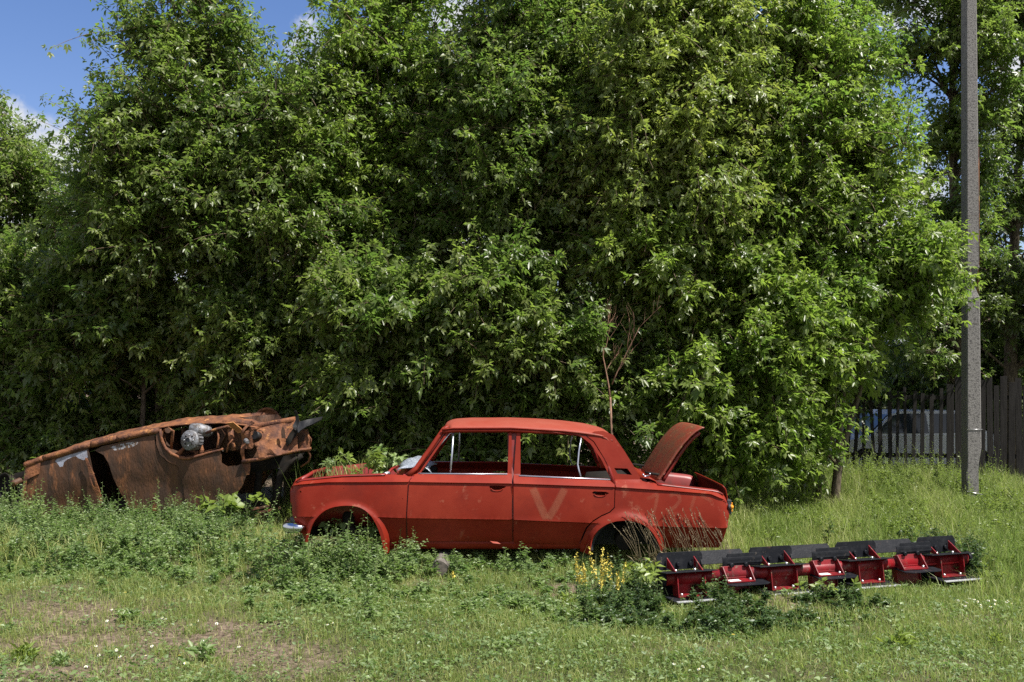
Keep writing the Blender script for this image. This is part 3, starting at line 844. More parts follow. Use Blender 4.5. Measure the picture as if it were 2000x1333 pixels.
# log that props the sill
lg = empty('log_prop', ((862 - 1000) / F * 8.85, 8.9, 0.03), 0, 'short weathered grey log propping up the sill of the red car', 'log')
b = MB(); n = 20; vs = []
for k, (yy, s_) in enumerate(((-0.24, 0.97), (-0.235, 1.0), (0.0, 1.0), (0.3, 0.98), (0.55, 0.97))):
    for a in range(n):
        w = 2 * math.pi * a / n
        r = 0.070 * s_ * (1 + 0.05 * math.sin(3 * w + 1) + 0.03 * math.sin(7 * w))
        vs.append((r * math.cos(w), yy, 0.085 + r * math.sin(w)))
b.add(vs, [(k * n + a, k * n + (a + 1) % n, (k + 1) * n + (a + 1) % n, (k + 1) * n + a) for k in range(4) for a in range(n)], 0, True)
b.build('log_bark', M['log'], lg)
b = MB(); b.plate([(0.066 * math.cos(2 * math.pi * a / n), -0.243, 0.085 + 0.066 * math.sin(2 * math.pi * a / n)) for a in range(n)], 0.006)
b.build('log_end', principled('sawn_log_end', (0.07, 0.06, 0.05), 0.9, col2=(0.13, 0.11, 0.09), nscale=30), lg)  # end coloured darker than the bark, shade of the unlit face included
# ================================================================== OVERTURNED RUSTED CAR
DW = 11.55
def WP(px, py, d=0.0):
    D = DW + d
    return ((px - 1000) / F * DW, EYE - (py - HOR) / F * DW)
def W3(px, py, d=0.0):
    """point seen at that place of the near side, pushed d metres away from the near plane at the real depth"""
    D = DW + d
    return Vector(((px - 1000) / F * D, D, EYE - (py - HOR) / F * D))
WO = Vector(((300 - 1000) / F * DW, DW + 0.7, 0.0))
wr = empty('overturned_car', WO, 0, 'burnt out rusty car lying upside down among weeds beside the trees', 'car')
def wl(p): return Vector(p) - WO
def WPoly(l): return [WP(*p) for p in l]
def wdepth(off=0.0, bul=0.03):
    def f(x, z):
        # bulges toward the viewer in the middle of the flank, dented by noise
        px = 1000 + x * F / DW; py = HOR + (EYE - z) * F / DW
        top = interp([(40, 915), (85, 893), (180, 862), (312, 838), (480, 880), (610, 865)], px)
        t = (py - top) / 110.0
        return DW + off - bul * math.sin(math.pi * min(1, max(0, t * 0.9 + 0.15))) + 0.05 * max(0, t - 0.75) \
            + 0.016 * mnoise.noise(Vector((x * 2.2, z * 2.5, 7))) + 0.007 * mnoise.noise(Vector((x * 8, z * 9, 3)))
    return f
wa = dict(parent=wr, origin=WO, step=0.03, grid=0.06)
rm = [M['rust_dk'], M['greypatch'], M['greyspeck'], M['rust']]
def both(name, poly, off, **k):
    k2 = dict(wa); k2.update(k)
    a = sheet(name, WPoly(poly), wdepth(off), k2.pop('mats', rm), **k2)
    return a
both('rear_door', [(52, 905), (84, 897), (130, 884), (172, 872), (175, 878), (178, 893), (183, 920), (190, 948), (199, 980), (196, 992), (120, 1004), (48, 1005), (42, 985), (52, 955), (56, 930)], 0.0,
     patches=[(WPoly([(109, 901), (113, 897), (140, 888), (172, 879), (174, 893), (166, 899), (155, 895), (150, 891), (143, 893), (133, 898), (127, 903), (125, 911), (119, 912), (114, 905)]), 1)])
both('rear_door', [(52, 905), (84, 897), (130, 884), (172, 872), (178, 893), (190, 948), (196, 992), (48, 1005), (42, 985), (56, 930)], 1.45)
both('rear_quarter', [(50, 903), (56, 900), (83, 893), (80, 925), (57, 936), (52, 968), (42, 985), (49, 950), (52, 925)], -0.018, mats=[M['rust'], M['rust']], step=0.02, grid=0.03)
both('front_door', [(186, 880), (200, 872), (250, 861), (302, 849), (305, 866), (312, 886), (326, 902), (347, 911), (352, 925), (356, 950), (360, 985), (300, 1000), (252, 996), (236, 968), (222, 935), (214, 905), (204, 889)], 0.012,
     patches=[(WPoly([(215, 873), (240, 867), (268, 862), (273, 866), (262, 872), (245, 877), (225, 880)]), 2)])
both('front_door', [(186, 880), (302, 849), (326, 902), (347, 911), (360, 985), (252, 996), (214, 905)], 1.45)
both('front_wing', [(306, 845), (314, 846), (315, 862), (321, 876), (334, 888), (352, 896.5), (368, 898), (388, 893), (410, 886), (432, 881.5), (434, 890), (434, 904), (445, 911), (466, 909), (476, 905), (484, 912), (484, 926), (474, 950), (456, 972), (440, 990), (430, 1015), (420, 1018), (408, 1000), (395, 1000), (372, 1010), (362, 990), (357, 950), (353, 925), (349, 911), (330, 902), (315, 888), (308, 868)], -0.004)
both('front_wing', [(306, 845), (315, 862), (334, 888), (368, 898), (432, 881), (476, 905), (484, 926), (440, 990), (362, 990), (353, 925), (315, 888)], 1.46)
# torn door post between the doors
both('door_post', [(172, 893), (176, 895), (183, 912), (190, 930), (193, 939), (198, 958), (201, 976), (199, 981), (194, 972), (186, 955), (181, 938), (178, 915)], -0.05, mats=[M['rust'], M['rust']], step=0.015, grid=0.03,
     holes=[WPoly([(184, 932), (189, 932), (191, 945), (190, 951), (186, 948), (183.5, 938)])])
# sill that now runs along the top edge
b = MB()
for a_, c_ in (((48, 909), (84, 895)), ((84, 895), (176, 868)), ((178, 868), (228, 856)), ((226, 857), (309, 840))):
    n = 6
    pts = []
    for i in range(n + 1):
        t = i / n
        px, py = a_[0] + (c_[0] - a_[0]) * t, a_[1] + (c_[1] - a_[1]) * t
        p = W3(px, py + 1.0 + 0.25 * math.sin(px * 0.21), -0.03); p.y += 0.02; pts.append(wl(p))
    b.tube(pts, 0.042, 8, 0, True, 0.9)
b.build('sill_rail', M['rust'], wr)
# floor pan, with the central tunnel, ribs and a cross member, sagging to the far side
b = MB(); nx, ny = 44, 20; vs = []
top = [(50, 908), (84, 893), (130, 879), (178, 865), (230, 853), (312, 836), (360, 831), (430, 828), (480, 833), (500, 838)]
for i in range(nx + 1):
    px = 52 + (500 - 52) * i / nx
    py = interp(top, px)
    base = W3(px, py)
    for j in range(ny + 1):
        u = j / ny; d = 0.03 + 1.42 * u
        tun = 0.09 * math.exp(-((u - 0.5) / 0.11) ** 2)
        rib = 0.004 * math.sin(px * 0.35) * (1 if 0.1 < u < 0.9 else 0)
        z = base.z + 0.015 + tun + rib - 0.02 * math.sin(math.pi * u) + 0.012 * mnoise.noise(Vector((px * 0.03, u * 5, 2)))
        vs.append(wl((base.x, DW + d, z)))
b.add(vs, [(i * (ny + 1) + j, (i + 1) * (ny + 1) + j, (i + 1) * (ny + 1) + j + 1, i * (ny + 1) + j + 1) for i in range(nx) for j in range(ny)], 0, True)
o = b.build('floor_pan', M['rust'], wr); m_ = o.modifiers.new('t', 'SOLIDIFY'); m_.thickness = 0.012
# crushed roof and rear inner faces under the shell
b = MB()
vs = []
for i in range(13):
    px = 60 + 30 * i
    for j in range(6):
        p = W3(px, 1002 - (px - 60) * 0.02)
        vs.append(wl((p.x, DW + 0.06 + j * 0.27, 0.08 + 0.05 * mnoise.noise(Vector((i * .6, j * .7, 1))) + i * 0.006)))
b.add(vs, [(i * 6 + j, (i + 1) * 6 + j, (i + 1) * 6 + j + 1, i * 6 + j + 1) for i in range(12) for j in range(5)], 0, True)
o = b.build('crushed_roof', M['rust_dk'], wr); m_ = o.modifiers.new('t', 'SOLIDIFY'); m_.thickness = 0.02
for nm, px0, px1, y0, y1, dd in (('bulkhead', 352, 360, 832, 985, 0.5), ('rear_bulkhead', 66, 60, 900, 1000, 0.3)):
    b = MB(); vs = []
    for i in range(5):
        for j in range(8):
            t = i / 4; u = j / 7
            p = W3(px0 + (px1 - px0) * t, y0 + 6 + (y1 - y0) * t)
            vs.append(wl((p.x + 0.05 * math.sin(u * 5), DW + 0.08 + 1.3 * u, p.z)))
    b.add(vs, [(i * 8 + j, (i + 1) * 8 + j, (i + 1) * 8 + j + 1, i * 8 + j + 1) for i in range(4) for j in range(7)], 0, True)
    o = b.build(nm, M['rust_dk'], wr); m_ = o.modifiers.new('t', 'SOLIDIFY'); m_.thickness = 0.012
# lip round the wheel arch
b = MB()
P = [wl(W3(*p, -0.035)) for p in [(313, 838), (314, 850), (317, 862), (323, 876), (335, 887), (352, 894.5), (368, 896), (386, 891.5), (408, 885), (432, 879), (436, 876)]]
b.tube(P, [0.014, 0.017, 0.019, 0.02, 0.02, 0.02, 0.02, 0.018, 0.016, 0.014, 0.012], 8)
b.build('wheel_arch_lip', M['rust'], wr)
b = MB(); vs = []      # inner wheel arch behind the hub
for k, p in enumerate([(315, 842), (318, 862), (330, 880), (352, 890), (372, 890), (402, 882), (430, 874), (440, 850), (430, 835)]):
    for d in (-0.02, 0.10, 0.25, 0.40, 0.48):
        q_ = W3(*p); f_ = 1 - d * 0.35
        c_ = W3(372, 858)
        vs.append(wl((c_.x + (q_.x - c_.x) * f_, DW + d, c_.z + (q_.z - c_.z) * f_)))
b.add(vs, [(i * 5 + j, (i + 1) * 5 + j, (i + 1) * 5 + j + 1, i * 5 + j + 1) for i in range(8) for j in range(4)], 0, True)
b.add([vs[i * 5 + 4] for i in range(9)], [tuple(range(9))])
o = b.build('inner_wheel_arch', M['rust_dk'], wr)
# alloy drum and hub with bolt holes, tipped up on its knuckle
hub = W3(369, 860, -0.10); ax = Vector((-0.32, -0.90, 0.10)).normalized()
b = MB()
u_ = ax.cross(Vector((0, 0, 1))).normalized(); v_ = u_.cross(ax)
def ring(c, r, n=26): return [c + u_ * r * math.cos(2 * math.pi * k / n) + v_ * r * math.sin(2 * math.pi * k / n) for k in range(n)]
prof_ = [(0.0, 0.028, -0.02), (0.0, 0.05, 0.0), (0.0, 0.112, 0.0), (0.0, 0.118, 0.012), (0.0, 0.118, 0.035), (0, 0.105, 0.045), (0, 0.10, 0.12), (0, 0.085, 0.16), (0, 0.0, 0.17)]
vs = []
for _, r, back in prof_: vs += [wl(hub - ax * back + (v - hub)) for v in ring(hub, max(r, 0.001) * 1.0)]
n = 26
fs = [(i * n + k, i * n + (k + 1) % n, (i + 1) * n + (k + 1) % n, (i + 1) * n + k) for i in range(len(prof_) - 1) for k in range(n)]
b.add(vs, fs, 0, True)
for k in range(18):      # cooling fins around the rim
    a = 2 * math.pi * k / 18
    c_ = hub + (u_ * math.cos(a) + v_ * math.sin(a)) * 0.108 - ax * 0.085
    b.box(wl(c_), (0.012, 0.07, 0.022), Matrix((u_ * math.cos(a) + v_ * math.sin(a), ax, (u_ * -math.sin(a) + v_ * math.cos(a)))).transposed())
dr = b.build('brake_drum', M['drum'], wr)
for k in range(8):
    b = MB(); a = 2 * math.pi * k / 8
    c_ = hub + (u_ * math.cos(a) + v_ * math.sin(a)) * 0.062
    b.cyl(wl(c_ - ax * 0.002), wl(c_ + ax * 0.007), 0.010 if k % 2 else 0.007, 8)
    b.build('wheel_stud', M['dark'] if k % 2 else M['bolt'], dr)
b = MB()
b.cyl(wl(hub - ax * 0.01), wl(hub + ax * 0.012), 0.040, 18, r2=0.036); b.build('hub_cap', M['liner'], dr)
# gearbox lump above it
b = MB()
g0 = W3(388, 840, 0.02)
b.tube([wl(g0 + Vector((-0.10, -0.02, 0.02))), wl(g0), wl(g0 + Vector((0.10, 0.06, -0.02))), wl(g0 + Vector((0.14, 0.1, -0.04)))], [0.055, 0.08, 0.075, 0.03], 12)
b.build('alloy_casing', M['drum'], wr)
def rod(name, pts, r, mat, n=8, flat=1.0):
    b = MB(); b.tube([wl(W3(*p)) for p in pts], r, n, 0, True, flat); return b.build(name, mat, wr)
rod('suspension_arm', [(374, 868, 0.0), (360, 876, 0.05), (348, 888, 0.02)], [0.03, 0.022, 0.03], M['rust'])
rod('suspension_arm', [(392, 866, 0.02), (394, 878, 0.05), (393, 890, 0.0)], [0.02, 0.03, 0.02], M['rust'])
rod('suspension_arm', [(372, 880, 0.05), (386, 884, 0.03), (380, 891, 0.0)], [0.018, 0.022, 0.02], M['rust'])
rod('anti_roll_bar', [(318, 842, 0.1), (330, 838, -0.02), (338, 842, -0.03), (336, 860, 0.03), (334, 880, 0.1)], 0.018, M['rust'])
b = MB()
b.cyl(wl(W3(328, 841, -0.05)), wl(W3(328, 841, 0.02)), 0.032, 14); b.build('bush', M['rust_dk'], wr)
rod('brake_pipe', [(425, 840, 0.02), (427, 855, -0.02), (425, 868, 0.0), (423, 882, 0.02)], 0.012, M['rust'])
rod('damper', [(450, 838, 0.02), (452, 858, -0.01), (456, 868, 0.0), (457, 880, 0.0)], [0.035, 0.034, 0.024, 0.03], M['rust'])
rod('tie_rod', [(443, 884, -0.02), (446, 868, -0.03), (455, 858, -0.04)], 0.010, M['rust'])
# front end: bent sheet box members (outlines in photo px) at several depths
def bent(name, poly, d, mat, th=0.012, wav=0.02, holes=(), seed=1, grid=0.05, lean=0.0):
    pl = [((px - 1000) / F * (DW + d), EYE - (py - HOR) / F * (DW + d)) for px, py in poly]
    hl = [[((px - 1000) / F * (DW + d), EYE - (py - HOR) / F * (DW + d)) for px, py in h] for h in holes]
    zm = sum(p[1] for p in pl) / len(pl)
    return sheet(name, pl, lambda x, z: DW + d + wav * mnoise.noise(Vector((x * 7, z * 7, seed))) + lean * (z - zm), mat, wr, WO, holes=hl, step=0.03, grid=grid, thick=th)
bent('inner_wing', [(418, 838), (448, 834), (472, 845), (476, 860), (474, 878), (432, 880), (424, 872), (432, 850)], 0.12, M['rust_dk'], seed=5)
bent('engine_bay_wall', [(395, 828), (440, 820), (500, 812), (540, 810), (560, 822), (585, 822), (600, 848), (598, 880), (480, 905), (474, 884), (430, 880), (404, 880)], 0.62, M['rust_dk'], seed=6, wav=0.05)
bent('slam_panel', [(497, 840), (520, 833), (560, 825), (574, 816), (578, 828), (574, 842), (562, 858), (545, 862), (520, 868), (505, 872), (494, 868), (500, 858)], 0.10, M['rust'], seed=7, wav=0.06, lean=0.6)
bent('front_panel', [(497, 866), (508, 861), (530, 859), (550, 856), (556, 856), (558, 868), (560, 876), (568, 864), (574, 852), (580, 852), (582, 872), (584, 880), (546, 889), (508, 894), (506, 884), (502, 874)], -0.02, M['rust'], seed=8, wav=0.07, lean=0.5)
bent('front_corner_panel', [(588, 842), (600, 838), (603, 850), (606, 872), (608, 880), (586, 884), (583, 870), (585, 866), (594, 862), (597, 848)], 0.0, M['rust'], seed=9, wav=0.05, grid=0.03)
bent('strut_tower', [(470, 838), (480, 844), (490, 834), (498, 838), (492, 852), (497, 872), (490, 878), (478, 876), (477, 890), (480, 902), (474, 902), (470, 884), (472, 866)], -0.03, M['rust'], seed=10, wav=0.05, grid=0.04)
bent('torn_bracket', [(443, 827), (458, 825), (470, 838), (474, 846), (462, 847), (452, 836)], -0.08, M['rust_pale'], seed=11, wav=0.03, grid=0.03, lean=-0.7)
bent('torn_bracket', [(484, 834), (498, 826), (491, 822), (478, 834), (470, 846), (476, 846)], -0.06, M['rust'], seed=12, wav=0.06, grid=0.03)
bent('torn_bracket', [(552, 832), (556, 840), (558, 856), (550, 856), (549, 842)], -0.05, M['rust_dk'], seed=13, grid=0.03)
rod('chassis_rail', [(474, 902, -0.04), (508, 897, -0.05), (546, 888, -0.05), (584, 880, -0.04), (608, 876, 0.0)], [0.042, 0.040, 0.036, 0.034, 0.028], M['rust'], 6, 0.6)
rod('upper_rail', [(436, 829, 0.3), (470, 826, 0.4), (505, 834, 0.3), (545, 826, 0.25), (576, 819, 0.2)], [0.05, 0.05, 0.045, 0.045, 0.035], M['rust'], 6)
rod('cross_member', [(402, 846, 0.0), (425, 838, 0.0), (445, 833, -0.02), (454, 836, -0.02)], [0.018, 0.018, 0.016, 0.016], M['rust'], 6)
b = MB()
b.cyl(wl(W3(480, 861, -0.06)), wl(W3(484, 864, -0.10)), 0.030, 14, r2=0.022); b.build('mounting_stud', M['drum'], wr)
b = MB()
b.cyl(wl(W3(497, 850, -0.02)), wl(W3(505, 853, 0.05)), 0.05, 16); b.build('headlamp_bowl', M['black_flap'], wr)
rod('broken_bracket', [(488, 842, -0.05), (500, 838, -0.1), (512, 842, -0.1), (514, 846, -0.1)], 0.008, M['rust'])
bent('hanging_flange', [(471, 905), (488, 902), (489, 910), (487, 927), (482, 928), (477, 915)], -0.04, M['rust'], seed=14, grid=0.03)
rod('corner_strap', [(601, 842, 0.0), (604, 860, -0.02), (600, 876, 0.0), (606, 890, 0.0), (603, 902, 0.05), (588, 912, 0.1)], 0.011, M['rust'])
rod('corner_strap', [(600, 848, 0.0), (608, 858, -0.02), (606, 872, 0.0)], 0.008, M['rust'])
# engine bay underside and blackened struts that reach down to the ground
rod('roof_pillar', [(505, 893, 0.3), (506, 930, 0.3), (502, 962, 0.28), (500, 990, 0.25)], [0.055, 0.04, 0.045, 0.05], M['dark'], 8)
rod('roof_pillar', [(590, 890, 0.2), (566, 905, 0.2), (548, 925, 0.2), (543, 955, 0.2), (536, 990, 0.2)], [0.03, 0.035, 0.04, 0.045, 0.05], M['dark'], 8)
bent('engine_bay_floor', [(490, 903), (560, 890), (596, 884), (585, 902), (560, 912), (530, 917), (500, 925), (486, 918)], 0.25, M['dark'], seed=15, wav=0.08)
# burnt bumper shreds pointing up and sideways
bent('bumper_shred', [(572, 832), (577, 820), (575, 804), (579, 803), (583, 818), (583, 830), (588, 838), (586, 846), (580, 842), (574, 838)], -0.03, M['black_flap'], seed=16, wav=0.05, grid=0.02)
bent('bumper_shred', [(584, 824), (600, 820), (618, 816), (628, 814), (626, 820), (612, 828), (600, 833), (590, 840), (585, 845), (582, 836)], -0.05, M['black_flap'], seed=17, wav=0.06, grid=0.02, lean=0.8)
bent('bumper_shred', [(565, 848), (574, 836), (582, 840), (578, 850), (566, 868), (560, 872), (558, 862)], -0.05, M['dark'], seed=18, wav=0.04, grid=0.02)
# far side inner arch and the rim of its wheel
bent('far_inner_wing', [(400, 830), (425, 820), (452, 812), (480, 808), (508, 806), (525, 810), (536, 820), (540, 832), (500, 842), (470, 846), (430, 842)], 0.75, M['rust'], seed=19, wav=0.05, lean=0.9)
for nm, c0, r0, m0 in (('wheel_rim', W3(521, 824, 1.0), 0.165, 'rust'), ('rear_wheel_rim', W3(16, 950, 0.35), 0.15, 'dark')):
    b = MB()
    axw = Vector((0.35, -0.9, 0.25)).normalized() if nm == 'wheel_rim' else Vector((-0.5, -0.8, 0.2)).normalized()
    u2 = axw.cross(Vector((0, 0, 1))).normalized(); v2 = u2.cross(axw); vs = []; n = 32
    pr = [(0.03, 0.02), (0.07, 0.02), (0.10, -0.005), (0.135, 0.03), (0.142, 0.06), (0.165, 0.075), (0.168, 0.07), (0.15, 0.03), (0.15, -0.05), (0.168, -0.09), (0.165, -0.095), (0.12, -0.05)]
    for r, h in pr:
        for k in range(n):
            a = 2 * math.pi * k / n
            vs.append(wl(c0 + (u2 * math.cos(a) + v2 * math.sin(a)) * r * r0 / 0.165 + axw * h))
    b.add(vs, [(i * n + k, i * n + (k + 1) % n, (i + 1) * n + (k + 1) % n, (i + 1) * n + k) for i in range(len(pr) - 1) for k in range(n)], 0, True)
    o = b.build('wheel_rim', M[m0], wr)
rod('rear_axle', [(26, 945, 0.2), (60, 930, 0.6), (80, 925, 1.2)], 0.04, M['rust_dk'])
bent('rear_panel_scrap', [(14, 935), (24, 926), (48, 920), (52, 940), (44, 985), (30, 1000), (14, 990), (8, 960)], 0.35, M['dark'], seed=21, wav=0.05)
# loose bent bars under the nose
sc = empty('scrap_bars', ((490 - 1000) / F * 12.0, 12.0, 0.02), 0, 'thin rusty scrap bars on the ground under the raised nose of the rusty car', 'scrap metal')
for k, (dx, dz, l, tz) in enumerate(((-.1, .04, .75, 8), (0.05, .08, .6, 13), (-.02, .12, .5, 10))):
    b = MB(); b.box((dx, -0.05 + 0.1 * k, dz + 0.06), (l, 0.05, 0.03), Matrix.Rotation(rad(-tz), 3, 'Y') @ Matrix.Rotation(rad(12 * k - 8), 3, 'Z')); b.build('bar', M['rust_dk'], sc, 0.004)

# ================================================================== RED ROTOR WITH BLACK PADDLES
A0 = Vector((1.22, 7.85, 0.18)); A1 = Vector((4.02, 8.78, 0.185))
axis = (A1 - A0).normalized()
rot = empty('paddle_rotor', (A0.x, A0.y, 0.0), 0, 'long red machine rotor with black bolted paddle plates lying in the grass', 'machine part')
RO = Vector((A0.x, A0.y, 0.0))
up = Vector((0, 0, 1)); back = up.cross(axis).normalized()          # away from the camera
if back.y < 0: back = -back
def RP(t, r, ang, off=0.0):
    """axis station t, radius r, angle from straight-back through up; off = tangential shift"""
    d = back * math.cos(ang) + up * math.sin(ang); tg = -back * math.sin(ang) + up * math.cos(ang)
    return A0 + axis * t + d * r + tg * off - RO
LEN = (A1 - A0).length
b = MB(); b.cyl(RP(-0.04, 0, 0), RP(LEN - 0.02, 0, 0), 0.052, 20); b.build('shaft', M['mach_red'], rot)
for t0 in (-0.06, LEN - 0.03):
    b = MB(); b.cyl(RP(t0, 0, 0), RP(t0 + 0.03, 0, 0), 0.062, 16); b.build('end_flange', M['blade'], rot)
NU = 7; pitch = LEN / NU
def SP(t, bz):
    return A0 + axis * t + back * bz[0] * 0.92 + up * bz[1] * 0.92 - RO
def seg(name, t0, t1, p, q, th, mat, par, cut=0.0, bev=0.0015):
    b = MB(); c_ = cut
    if c_:
        b.plate([SP(t0, p), SP(t1, p), SP(t1, (p[0] + (q[0] - p[0]) * .8, p[1] + (q[1] - p[1]) * .8)), SP(t1 - c_, q), SP(t0 + c_, q), SP(t0, (p[0] + (q[0] - p[0]) * .8, p[1] + (q[1] - p[1]) * .8))], th)
    else: b.plate([SP(t0, p), SP(t1, p), SP(t1, q), SP(t0, q)], th)
    return b.build(name, mat, par, bev)
def gus(name, t, poly, par, mat=None):
    b = MB(); b.plate([SP(t, p) for p in poly], 0.009); return b.build(name, mat or M['mach_red'], par, 0.0015)
def bolts(ts, p, d, par, mat='bolt', r=0.013):
    for t in ts:
        b = MB(); c_ = SP(t, p); dv = (back * d[0] + up * d[1]).normalized()
        b.cyl(c_ - dv * 0.004, c_ + dv * 0.016, r, 8, r2=r * 0.7); b.build('bolt', M[mat], par)
for i in range(NU):
    tc_ = pitch * (i + 0.40); h = 0.12; el = 0.205
    if i % 2 == 0:
        v = seg('paddle_plate', tc_ - el, tc_ + el, (0.105, 0.055), (0.122, 0.205), 0.008, M['blade'], rot, 0.02)
        bolts((tc_ - 0.02, tc_ + 0.09), (0.10, 0.10), (-1, 0.1), v, 'blade', 0.022)
        hp = seg('paddle_plate', tc_ - el - 0.03, tc_ + el + 0.02, (0.085, 0.046), (-0.125, 0.074), 0.007, M['blade'], rot)
        bolts((tc_ - 0.10, tc_ + 0.07), (-0.02, 0.064), (0, 1), hp)
        gus('gusset', tc_ - h, [(0.095, 0.075), (0.098, 0.165), (-0.09, 0.056)], rot)
        gus('gusset', tc_ + h, [(0.095, 0.075), (0.098, 0.165), (-0.09, 0.056)], rot)
        for s_ in (-1, 1):
            gus('gusset', tc_ + s_ * h, [(-0.01, 0.04), (-0.10, 0.035), (-0.125, -0.13), (-0.02, -0.13)], rot)
        br = seg('bracket', tc_ - h, tc_ + h, (-0.025, 0.03), (-0.03, -0.13), 0.006, M['mach_red'], rot)
        fl = seg('bracket_flange', tc_ - h - .005, tc_ + h + .005, (-0.02, -0.132), (-0.13, -0.135), 0.010, M['mach_red'], rot)
        bolts((tc_ - 0.085, tc_ + 0.085), (-0.10, -0.127), (0, 1), fl)
        lp = seg('paddle_plate', tc_ - el, tc_ + el - 0.01, (-0.0, -0.144), (-0.215, -0.150), 0.008, M['blade'], rot)
        seg('worn_edge', tc_ - el + 0.015, tc_ + el - 0.01, (-0.2155, -0.150), (-0.250, -0.153), 0.009, M['edge'], lp)
        seg('paddle_plate', tc_ - el, tc_ + el, (0.11, -0.02), (0.10, -0.185), 0.008, M['blade'], rot)
    else:
        seg('paddle_plate', tc_ - el - 0.03, tc_ + el - 0.04, (0.09, 0.085), (0.15, 0.195), 0.008, M['blade'], rot, 0.015)
        b = MB(); rings = []
        for k in range(7):
            a_ = rad(150) - rad(120) * k / 6
            rings.append((0.0 - 0.018 * math.sin(a_) + 0.0, 0.115 + 0.050 * math.cos(math.pi - a_)))
        for (p_, q_) in zip(rings, rings[1:]):
            b.plate([SP(tc_ - 0.10, p_), SP(tc_ + el + 0.05, p_), SP(tc_ + el + 0.05, q_), SP(tc_ - 0.10, q_)], 0.006)
        v = b.build('curved_paddle', M['blade'], rot)
        seg('paddle_plate', tc_ - 0.06, tc_ + el + 0.06, (-0.02, 0.10), (-0.005, 0.185), 0.007, M['blade'], rot, 0.01)
        bolts((tc_ - 0.03, tc_ + 0.10), (-0.04, 0.09), (-1, -0.1), v, 'blade', 0.022)
        for s_ in (-1, 1):
            gus('gusset', tc_ + s_ * h, [(0.0, 0.07), (-0.06, 0.085), (-0.155, -0.028), (-0.03, -0.03)], rot)
        br = seg('bracket', tc_ - h, tc_ + h, (-0.02, 0.08), (-0.055, -0.02), 0.006, M['mach_red'], rot)
        fl = seg('bracket_flange', tc_ - h - .005, tc_ + h + .005, (-0.045, -0.03), (-0.155, -0.036), 0.010, M['mach_red'], rot)
        bolts((tc_ + 0.09,), (-0.13, -0.028), (0, 1), fl)
        seg('paddle_plate', tc_ - el + 0.06, tc_ + el + 0.03, (-0.03, -0.042), (-0.235, -0.052), 0.007, M['blade'], rot, 0.05)
        for s_ in (-1, 1):
            gus('gusset', tc_ + s_ * h, [(0.02, -0.05), (-0.05, -0.05), (-0.07, -0.19), (0.0, -0.19)], rot)
        seg('bracket', tc_ - h, tc_ + h, (-0.03, -0.05), (-0.05, -0.19), 0.006, M['mach_red'], rot)
        if i in (1, 3):
            seg('sticker', tc_ - 0.10, tc_ + 0.0, (-0.09, -0.026), (-0.145, -0.029), 0.003, M['label'], fl, 0, 0)

# ================================================================== CONCRETE POLE
PX, PY = 6.78, 14.685
pole = empty('utility_pole', (PX, PY, 0), 0, 'weathered square concrete pole with a broken notch and loose wire ties', 'pole')
b = MB(); rows = []
zs_ = [-0.3, 0.0, 0.12, 0.25, 0.4, 0.55, 0.8] + [1 + 0.25 * i for i in range(8)] + [3.0, 3.05, 3.10, 3.15, 3.20, 3.25, 3.3, 3.35, 3.40, 3.45, 3.5, 3.55, 3.65] + [3.8 + 0.3 * i for i in range(20)] + [9.9]
NP = 8
for z in zs_:
    w = 0.110 - 0.0042 * z; dp = 0.105 - 0.002 * z
    cut = 0.0; cutl = 0.0
    if 3.04 <= z <= 3.42: cut = 0.052 * math.sin(math.pi * (z - 3.0) / 0.45); cutl = 0.045 * math.sin(math.pi * (z - 3.0) / 0.45)
    bc = 0.035 if 0.1 < z < 0.6 else (0.02 if z <= 0.1 else 0.0)
    j = lambda s: (0.012 if (cut or bc) else 0.0015) * mnoise.noise(Vector((z * 9, s, 2)))
    ring_ = [(-w + cutl + j(1), -dp + 0.012 + cut), (-w + cutl + 0.014 + j(2), -dp + cut + j(3)), (w - 0.016 - cut - bc + j(4), -dp + cut * 0.8 + j(5)), (w - cut - bc * 1.0 + j(6), -dp + 0.016 + cut * .5 + bc),
             (w - cut, dp - 0.012), (w - 0.012, dp), (-w + 0.012, dp), (-w + cutl, dp - 0.012)]
    rows.append([(x - 0.0055 * z, y, z) for x, y in ring_])
vs = [p for r_ in rows for p in r_]
b.add(vs, [(i * NP + k, i * NP + (k + 1) % NP, (i + 1) * NP + (k + 1) % NP, (i + 1) * NP + k) for i in range(len(rows) - 1) for k in range(NP)], 0)
b.add(rows[-1], [tuple(range(NP))])
b.build('shaft', M['concrete'], pole)
b = MB(); b.tube([(0.06, -0.07, 2.98), (0.055, -0.075, 3.2), (0.062, -0.078, 3.45), (0.070, -0.098, 3.5), (0.060, -0.094, 5.2)], 0.005, 6); b.build('rebar', M['rust'], pole)
b = MB(); b.tube([(-0.055, -0.085, 3.0), (-0.05, -0.075, 3.2), (-0.055, -0.085, 3.45)], 0.006, 6); b.build('rebar', M['rust_dk'], pole)
for z, tl in ((0.16, -0.045), (1.07, 0.0)):
    b = MB(); w, dp = 0.106, 0.110
    b.tube([(-w, -dp, z), (w, -dp, z + tl), (w, dp, z + tl), (-w, dp, z), (-w, -dp, z)], 0.006 if tl else 0.0035, 6); b.build('wire_tie', M['bolt'], pole)
for z in (2.62, 5.3, 4.2):
    b = MB(); b.box((-0.0055 * z, -0.1045 + 0.002 * z, z), (0.15, 0.004, 0.006)); b.build('mould_line', M['log'], pole)

